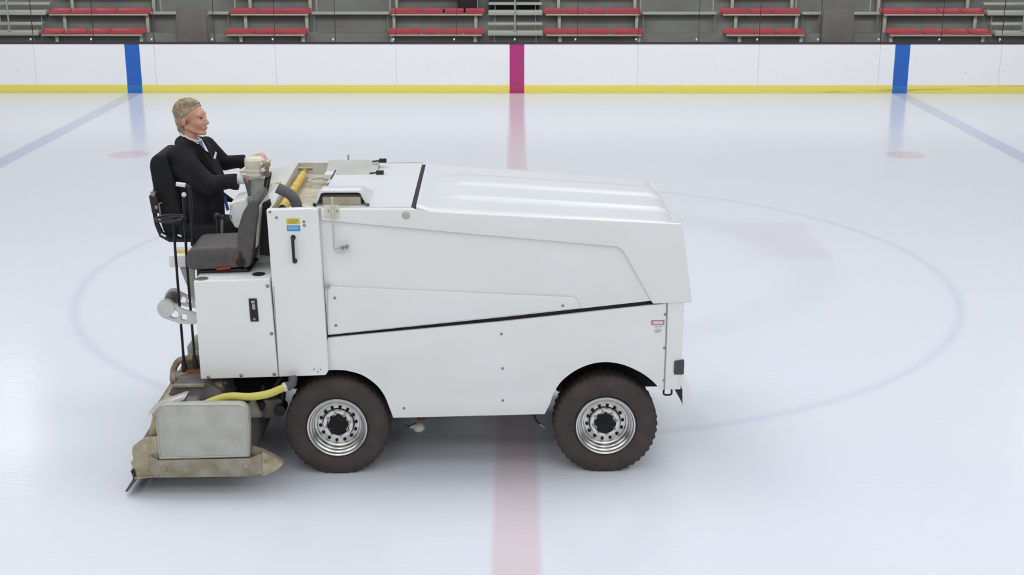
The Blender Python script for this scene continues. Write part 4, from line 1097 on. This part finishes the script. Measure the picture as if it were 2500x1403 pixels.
# dark cover of the augers across the width
part(MB().prism(cpoly([(404, 978), (424, 938), (436, 934), (505, 932), (540, 950), (556, 990), (556, 1030), (380, 1030)], CYn + 0.30), CYn + 0.28, CYf - 0.35), 'auger_cover', M['darksteel'], cond, bevel=0.008)
part(MB().prism(cpoly([(424, 938), (500, 937), (500, 942), (424, 943)], CYn + 0.27), CYn + 0.25, CYn + 0.29), 'cover_lip', M['galv2'], cond)
part(MB().prism(cpoly([(455, 974), (480, 974), (484, 982), (458, 982)], CYn + 0.2), CYn + 0.18, CYn + 0.30), 'clamp_block', M['alu'], cond)
part(MB().tube([V(500, 951, CYn + 0.35), V(545, 940, CYn + 0.36)], 0.035, 14).ball(V(524, 948, CYn + 0.33), 0.03), 'auger_motor', M['tanpipe'], cond)
# drawbar stays, towards the chassis
part(MB().prism(cpoly([(607, 985), (620, 975), (632, 1000), (640, 1014), (610, 1015)], CYn + 0.25), CYn + 0.22, CYn + 0.27), 'stay', M['galv2'], cond)
part(MB().prism(cpoly([(628, 982), (690, 975), (684, 1022), (640, 1024)], CYn + 0.40), CYn + 0.42, CYn + 0.60), 'drawbar_plate', M['darksteel'], cond, bevel=0.01)
for px, py, r_ in ((636, 990, 0.032), (684, 1000, 0.04)):
    q = V(px, py, CYn + 0.40); part(MB().tube([(q.x, CYn + 0.38, q.z), (q.x, CYn + 0.5, q.z)], r_, 14).tube([(q.x, CYn + 0.44, q.z), (q.x + 0.02, CYn + 0.44, q.z + 0.14)], 0.02), 'hydraulic_link', M['black'], cond)
# rusty pump and curved pipe at the rear
PY_ = -0.62
part(MB().tube([V(425, 917, PY_), V(492, 914, PY_)], [0.036, 0.040], 16).tube([V(418, 920, PY_), V(432, 920, PY_)], 0.048, 16), 'pump', M['tanpipe'])
part(MB().tube([V(458, 914, PY_), V(490, 913, PY_)], 0.045, 16), 'pump_end', M['rust'])
part(MB().tube(curve([V(425, 925, PY_ + 0.05), V(423, 905, PY_ + 0.05), V(434, 883, PY_ + 0.05), V(452, 875, PY_ + 0.05), V(482, 876, PY_ + 0.05)]), 0.022, 12), 'curved_pipe', M['tanpipe'])
part(MB().box(VX(458, 880, PY_ + 0.1), VX(486, 880, PY_ + 0.1), PY_ + 0.08, PY_ + 0.2, VZ(458, 912, PY_), VZ(458, 878, PY_)), 'pump_bracket', M['tanpipe'])
part(MB().tube([V(424, 935, PY_), V(446, 935, PY_)], 0.03, 12), 'hose_coupling', M['tanpipe'])
part(MB().tube([V(446, 932, PY_), V(462, 928, PY_)], 0.03, 12).tube([V(455, 924, PY_ - 0.02), V(461, 940, PY_ - 0.02)], 0.022), 'rod_end', M['black'])
part(MB().box(VX(460, 927, PY_), VX(498, 930, PY_), PY_ - 0.02, PY_ + 0.1, VZ(460, 938, PY_), VZ(460, 925, PY_)), 'support_plate', M['darksteel'])
# dark clutter under the rear box
g = MB()
for k in range(26):
    a = V(random.uniform(535, 690), random.uniform(930, 975), -0.45); r_ = random.uniform(0.01, 0.03)
    g.tube([a, a + Vector((random.uniform(-0.15, 0.15), random.uniform(-0.1, 0.2), random.uniform(-0.02, 0.12)))], r_, 8)
part(g, 'hydraulic_lines', M['void'])
part(MB().tube([V(545, 933, -0.7), V(552, 938, -0.7)], 0.018, 10), 'fitting', M['galv2'])
part(MB().tube([V(505, 930, -0.7), V(520, 931, -0.7)], 0.014, 10), 'fitting', M['galv2'])
# yellow hose with grey elbow
hy = [V(480, 996, CYn + 0.10), V(525, 976, CYn + 0.10), V(562, 967, CYn + 0.09), V(610, 968, CYn + 0.08), V(655, 961, CYn + 0.10), V(695, 945, CYn + 0.18)]
hose = part(MB().tube(curve(hy), 0.026, 16), 'water_hose', M['yellowhose'])
el = [V(694, 945, CYn + 0.18), V(704, 942, CYn + 0.19), V(713, 936, CYn + 0.20), V(715, 926, CYn + 0.21), V(715, 918, CYn + 0.22)]
part(MB().tube(curve(el, 6), 0.030, 16), 'hose_elbow', M['greyhose'], hose)
part(MB().tube([V(692, 946, CYn + 0.18), V(700, 943, CYn + 0.185)], 0.033, 16), 'hose_clamp', M['alubrt'], hose)
part(MB().tube([V(708, 921, CYn + 0.215), V(722, 919, CYn + 0.215)], 0.012, 10), 'hose_clamp', M['brass'], hose)

# ================================================================== THE DRIVER
DW = 9.78
def remesh(g, name, m, voxel, smooth=3, parent=None, keep=None, extra=None):
    me = bpy.data.meshes.new(name); me.from_pydata(g.v, [], g.f)
    bm = bmesh.new(); bm.from_mesh(me); bmesh.ops.remove_doubles(bm, verts=bm.verts, dist=1e-5)
    bmesh.ops.recalc_face_normals(bm, faces=bm.faces); bm.to_mesh(me); bm.free()
    o = bpy.data.objects.new(name, me); COL.objects.link(o)
    md = o.modifiers.new('r', 'REMESH'); md.mode = 'VOXEL'; md.voxel_size = voxel
    ms = o.modifiers.new('s', 'SMOOTH'); ms.iterations = smooth; ms.factor = 0.5
    dg = bpy.context.evaluated_depsgraph_get(); dg.update()
    me2 = bpy.data.meshes.new_from_object(o.evaluated_get(dg))
    o.modifiers.clear(); o.data = me2; me2.name = name
    if keep:
        bm = bmesh.new(); bm.from_mesh(me2)
        bmesh.ops.delete(bm, geom=[v for v in bm.verts if not keep(v.co)], context='VERTS')
        bm.to_mesh(me2); bm.free()
    me2.materials.clear(); me2.materials.append(m); me2.shade_smooth()
    if parent: o.parent = parent
    return o
def D(px, py, dy=0.0): return P(px, py, DW + dy)
# joints
hipN, hipF = D(486, 560, -0.10), D(492, 556, 0.10)
kneeN, kneeF = D(566, 562, -0.13), D(572, 556, 0.12)
ankN, ankF = D(590, 650, -0.13), D(596, 645, 0.12)
shN, shF = D(436, 380, -0.19), D(503, 356, 0.17)
elN, elF = D(512, 450, -0.24), D(548, 398, 0.24)
wrN, wrF = D(588, 440, -0.14), D(610, 392, 0.15)
neckB, neckT = D(462, 345, 0.0), D(468, 312, 0.0)
# head frame
yawh = math.radians(-14); pit = math.radians(2)
HB_ = Matrix.Rotation(yawh, 3, 'Z') @ Matrix.Rotation(-pit, 3, 'Y')
HO = D(462, 292, 0.0)
HS = 1.03
def H(x, y, z): return HO + HB_ @ (Vector((x, y, z)) * HS)
body = MB()
# torso and limbs inside the clothes
body.cap(D(488, 548), D(470, 420), 0.09, 0.09).cap(hipN, hipF, 0.09, 0.09)
body.cap(hipN, kneeN, 0.07, 0.05).cap(hipF, kneeF, 0.07, 0.05).cap(kneeN, ankN, 0.05, 0.035).cap(kneeF, ankF, 0.05, 0.035)
body.cap(shN, shF, 0.04, 0.04).cap(shN, elN, 0.045, 0.036).cap(elN, wrN, 0.036, 0.026).cap(shF, elF, 0.045, 0.036).cap(elF, wrF, 0.036, 0.026)
body.cap(neckB, neckT, 0.062, 0.056).cap(neckT, H(0.03, 0, -0.04), 0.056, 0.055)
# head
body.ell(H(0.012, 0, 0.048), 0.100, 0.076, 0.090, HB_, 28)
body.ell(H(0.062, 0, -0.015), 0.068, 0.058, 0.082, HB_, 28)
body.ell(H(0.085, 0, 0.035), 0.040, 0.052, 0.050, HB_, 24)
for s_ in (-1, 1):
    body.cap(H(0.005, s_ * 0.058, -0.045), H(0.085, s_ * 0.024, -0.092), 0.022, 0.020)
    body.ell(H(0.092, s_ * 0.034, -0.022), 0.026, 0.022, 0.028, HB_)
    body.ell(H(-0.004, s_ * 0.080, -0.004), 0.022, 0.010, 0.034, HB_)
    body.ell(H(-0.004, s_ * 0.083, 0.008), 0.018, 0.010, 0.018, HB_)
    body.cap(H(0.112, s_ * 0.010, 0.034), H(0.104, s_ * 0.045, 0.036), 0.013, 0.011)
body.ell(H(0.104, 0, -0.094), 0.022, 0.026, 0.019, HB_)
body.cap(H(0.118, 0, 0.022), H(0.143, 0, -0.020), 0.010, 0.012).ell(H(0.136, 0, -0.028), 0.014, 0.018, 0.009, HB_)
body.cap(H(0.118, -0.018, -0.055), H(0.118, 0.018, -0.055), 0.0095, 0.0095)
body.cap(H(0.115, -0.016, -0.067), H(0.115, 0.016, -0.067), 0.0095, 0.0095)
# hands: palm, four fingers with two bends, thumb
def hand(g, wr, fw, up, side, curl, L=1.0):
    fw = fw.normalized(); sd = side.normalized(); up = sd.cross(fw).normalized() * (1 if up > 0 else -1)
    for j, o_ in enumerate((-0.030, -0.010, 0.010, 0.028)):
        g.cap(wr + sd * o_ * 0.6, wr + fw * 0.082 * L + sd * o_ + up * 0.004, 0.017, 0.0135)
    lens = (0.070, 0.078, 0.072, 0.056)
    for j, o_ in enumerate((-0.031, -0.010, 0.011, 0.030)):
        p = wr + fw * 0.085 * L + sd * o_ + up * 0.004; a = 0.0; r = 0.0095
        for s2, fr in enumerate((0.45, 0.32, 0.23)):
            a += curl[s2]
            d = fw * math.cos(a) - up * math.sin(a)
            q = p + d * lens[j] * fr; g.cap(p, q, r, r * 0.92, 10); p = q; r *= 0.92
    p = wr + fw * 0.025 - sd * 0.026; q = p + (fw * 0.55 - sd * 0.75 - up * 0.35).normalized() * 0.045
    g.cap(p, q, 0.014, 0.0115, 10); r2_ = q + (fw * 0.85 - sd * 0.1 - up * 0.55).normalized() * 0.036; g.cap(q, r2_, 0.0115, 0.009, 10)
hand(body, wrN + Vector((0.0, 0.0, 0.005)), Vector((0.9, 0.35, 0.10)), -1, Vector((0.0, -0.4, 0.9)), (0.5, 0.9, 0.7), 0.8)
hand(body, wrF + Vector((0.01, 0, 0.02)), Vector((0.95, -0.15, 0.30)), -1, Vector((0.15, 1.0, 0.0)), (0.55, 0.8, 0.7), 0.9)
person = remesh(body, 'person', M['skin'], 0.0058, 2)
tag(person, 'grey haired person in dark suit and blue tie sitting at the machine\'s steering wheel', 'person')
# face details
for s_ in (-1, 1):
    MB().ell(H(0.112, s_ * 0.030, 0.016), 0.010, 0.013, 0.006, HB_, 12).obj('eye', M['eye'], person)
    MB().cap(H(0.120, s_ * 0.014, 0.043), H(0.110, s_ * 0.042, 0.045), 0.004, 0.003, 8).obj('eyebrow', M['hair'], person)
MB().cap(H(0.1265, -0.014, -0.061), H(0.1265, 0.014, -0.061), 0.003, 0.003, 8).obj('mouth', M['lip'], person)
# hair
hg = MB()
hg.ell(H(0.002, 0, 0.056), 0.112, 0.085, 0.096, HB_, 32)
hg.ell(H(-0.035, 0, 0.0), 0.072, 0.078, 0.085, HB_, 24)
hg.ell(H(-0.050, 0, -0.055), 0.046, 0.062, 0.050, HB_, 24)
hg.ell(H(-0.045, 0, -0.085), 0.034, 0.054, 0.030, HB_, 20)
HI = HB_.inverted()
def hk(co):
    p = HI @ (co - HO) / HS
    if p.x < -0.022: return True
    lim = 0.026 + (p.x + 0.022) * 0.40 if p.x < 0.03 else 0.047 + (p.x - 0.03) * (0.9 if abs(p.y) < 0.08 else 0.9)
    return p.z > lim
hair = remesh(hg, 'hair', M['hair'], 0.0032, 2, person, keep=hk)
# combed-back strands
gs = MB()
for k in range(34):
    sy = (k / 33.0 - 0.5) * 2
    yy = 0.078 * sy
    pts_ = []
    for j in range(11):
        th_ = 0.85 - j * 0.33
        rx, rz = 0.116, 0.100
        cx_ = 0.0; cz_ = 0.056
        w_ = math.sqrt(max(0.02, 1 - sy * sy * 0.92))
        pts_.append(H(cx_ + rx * math.sin(th_) * w_ if th_ > -1.5 else (-0.112 + 0.010 * (j - 7)) * w_, yy * (1.0 - (0.10 * (j - 7) if j > 7 else 0.0)) * (1.0 + 0.10 * (1 - abs(sy))), cz_ + rz * math.cos(th_) * w_ if th_ > -1.6 else cz_ - 0.02 - 0.03 * (j - 7)))
    gs.tube(pts_, [0.002 + 0.0025 * math.sin(math.pi * j / 10) for j in range(11)], 6)
gs.obj('hair_strands', M['hair'], person, weld=False)
# jacket
jg = MB()
for t in range(7):
    q = t / 6.0
    yo = -0.125 + 0.25 * q
    tw = 0.035 * (q - 0.5) * 2                         # chest turned a little to the near side
    jg.cap(D(486, 545, yo) + Vector((0, 0, 0)), D(474, 440, yo) + Vector((tw, 0, 0)), 0.105, 0.118)
    jg.cap(D(474, 440, yo) + Vector((tw, 0, 0)), D(466, 385, yo) + Vector((tw, 0, 0)), 0.118, 0.098)
jg.cap(D(446, 362, -0.13), D(487, 352, 0.12), 0.062, 0.062)
jg.cap(D(446, 350, -0.05), D(456, 342, 0.0), 0.06, 0.05).cap(D(449, 335, -0.02), D(449, 335, 0.03), 0.030, 0.030)
jg.cap(shN, elN, 0.080, 0.066).cap(elN, wrN - Vector((0.045, 0.0, 0.0)), 0.066, 0.052)
jg.cap(D(440, 410, -0.18), elN + Vector((-0.02, 0, -0.02)), 0.085, 0.066)
jg.cap(shF, elF, 0.074, 0.058).cap(elF, wrF - Vector((0.05, 0, 0)), 0.058, 0.047)
jg.cap(D(500, 470, -0.10), D(530, 468, 0.02), 0.09, 0.05)
jg.cap(D(530, 475, 0.10), D(572, 491, 0.10), 0.05, 0.010)
# full chest and lap
jg.cap(D(488, 378, -0.03), D(512, 440, -0.04), 0.085, 0.100).cap(D(500, 372, 0.09), D(524, 440, 0.07), 0.075, 0.085)
jg.cap(D(512, 440, -0.04), D(520, 550, -0.06), 0.100, 0.095).cap(D(512, 440, 0.07), D(520, 550, 0.07), 0.10, 0.095)
jg.cap(D(574, 446, -0.15), D(600, 444, -0.13), 0.056, 0.056)
jg.cap(D(590, 398, 0.17), D(620, 395, 0.15), 0.046, 0.046)
jacket = remesh(jg, 'jacket', M['suit'], 0.008, 5, person)
bmj = bmesh.new(); bmj.from_mesh(jacket.data)
for (w_, xc) in ((wrN, D(581, 440, -0.14).x), (wrF, D(598, 400, 0.15).x)):   # sleeve ends cut square
    fs_ = [f for f in bmj.faces if (f.calc_center_median() - w_).length < 0.17]
    gm = set(fs_) | {e for f in fs_ for e in f.edges} | {v for f in fs_ for v in f.verts}
    r_ = bmesh.ops.bisect_plane(bmj, geom=list(gm), plane_co=(xc, 0, 0), plane_no=(1, 0, 0), clear_outer=True)
    ed_ = [g_ for g_ in r_['geom_cut'] if isinstance(g_, bmesh.types.BMEdge)]
    if ed_: bmesh.ops.holes_fill(bmj, edges=ed_)
bmj.to_mesh(jacket.data); bmj.free()
# cuffs
for (a_, b_, r_) in ((D(578, 438, -0.14), D(595, 436, -0.14), 0.039), (D(596, 398, 0.16), D(610, 392, 0.15), 0.037)):
    MB().tube([a_, b_], [r_, r_ * 0.9], 20).obj('shirt_cuff', M['shirt'], person, bevel=0.004)
# trousers and shoes
tg = MB()
tg.cap(hipN, kneeN, 0.098, 0.075).cap(hipF, kneeF, 0.098, 0.075).cap(kneeN, ankN, 0.07, 0.055).cap(kneeF, ankF, 0.07, 0.055).cap(hipN, hipF, 0.10, 0.10)
remesh(tg, 'trousers', M['suit'], 0.010, 4, person)
for a_ in (ankN, ankF):
    sg = MB().cap(a_ + Vector((0, 0, -0.04)), a_ + Vector((0.15, 0, -0.06)), 0.042, 0.032)
    remesh(sg, 'shoe', M['shoe'], 0.008, 2, person)
# collar, tie, lapels, pocket square laid on the jacket's surface
bmj = bmesh.new(); bmj.from_mesh(jacket.data); bvh = BVHTree.FromBMesh(bmj)
def onj(px, py, off=0.003):
    d = ray(px, py).normalized()
    hit, nrm, idx, dist = bvh.ray_cast(CAMP, d)
    if hit is None: return D(px, py, -0.13)
    return hit - d * off
def patch(name, m, quads, off, nu=6, nv=4, th=0.006):   # strip of quads given in the picture, draped on the jacket
    g = MB()
    for (a, b, c, d_) in quads:
        vs = []; 
        for i_ in range(nu + 1):
            for j_ in range(nv + 1):
                u, v = i_ / nu, j_ / nv
                px = (a[0] * (1 - u) + b[0] * u) * (1 - v) + (d_[0] * (1 - u) + c[0] * u) * v
                py = (a[1] * (1 - u) + b[1] * u) * (1 - v) + (d_[1] * (1 - u) + c[1] * u) * v
                vs.append(onj(px, py, off))
        n_ = len(vs); vs += [p + Vector((-0.3, 1, -0.2)) * th for p in vs]
        fs = []
        for i_ in range(nu):
            for j_ in range(nv):
                k = i_ * (nv + 1) + j_
                fs.append((k, k + 1, k + nv + 2, k + nv + 1)); fs.append((n_ + k, n_ + k + nv + 1, n_ + k + nv + 2, n_ + k + 1))
        W_ = nv + 1
        for i_ in range(nu):
            for k in (i_ * W_,): fs.append((k, k + W_, n_ + k + W_, n_ + k))
            k = i_ * W_ + nv; fs.append((k, n_ + k, n_ + k + W_, k + W_))
        for j_ in range(nv):
            k = j_; fs.append((k, n_ + k, n_ + k + 1, k + 1))
            k = nu * W_ + j_; fs.append((k, k + 1, n_ + k + 1, n_ + k))
        g.add(vs, fs)
    o = g.obj(name, m, person, weld=True, ang=60); return o
patch('shirt_front', M['shirt'], [((456, 326), (489, 347), (484, 352), (450, 330)), ((480, 342), (492, 338), (510, 372), (500, 366))], 0.020, 10, 6)
patch('tie', M['tie'], [((483, 346), (492, 341), (503, 370), (500, 366))], 0.033, 10, 6)
patch('lapel', M['lapel'], [((449, 334), (455, 334), (530, 425), (510, 415)), ((456, 334), (482, 352), (530, 425), (488, 372)), ((500, 343), (505, 347), (519, 392), (510, 376))], 0.008, 12, 6)
patch('pocket_square', M['shirt'], [((526, 369), (530, 373), (526, 388), (521, 386))], 0.022)
# shirt collar ring around the neck
MB().tube([neckB + (neckT - neckB) * 0.35 + Vector((0.070 * math.cos(a), 0.070 * math.sin(a), -0.030 * math.cos(a))) for a in [2 * math.pi * k / 24 for k in range(24)]], 0.009, 8, closed=True).obj('shirt_collar', M['shirt'], person)
# tie end on the lap
MB().slab([D(544, 478, -0.05), D(551, 480, -0.05), D(560, 512, -0.05), D(553, 515, -0.05)], (0, -1, 0.1), 0.006).obj('tie_end', M['tie'], person)
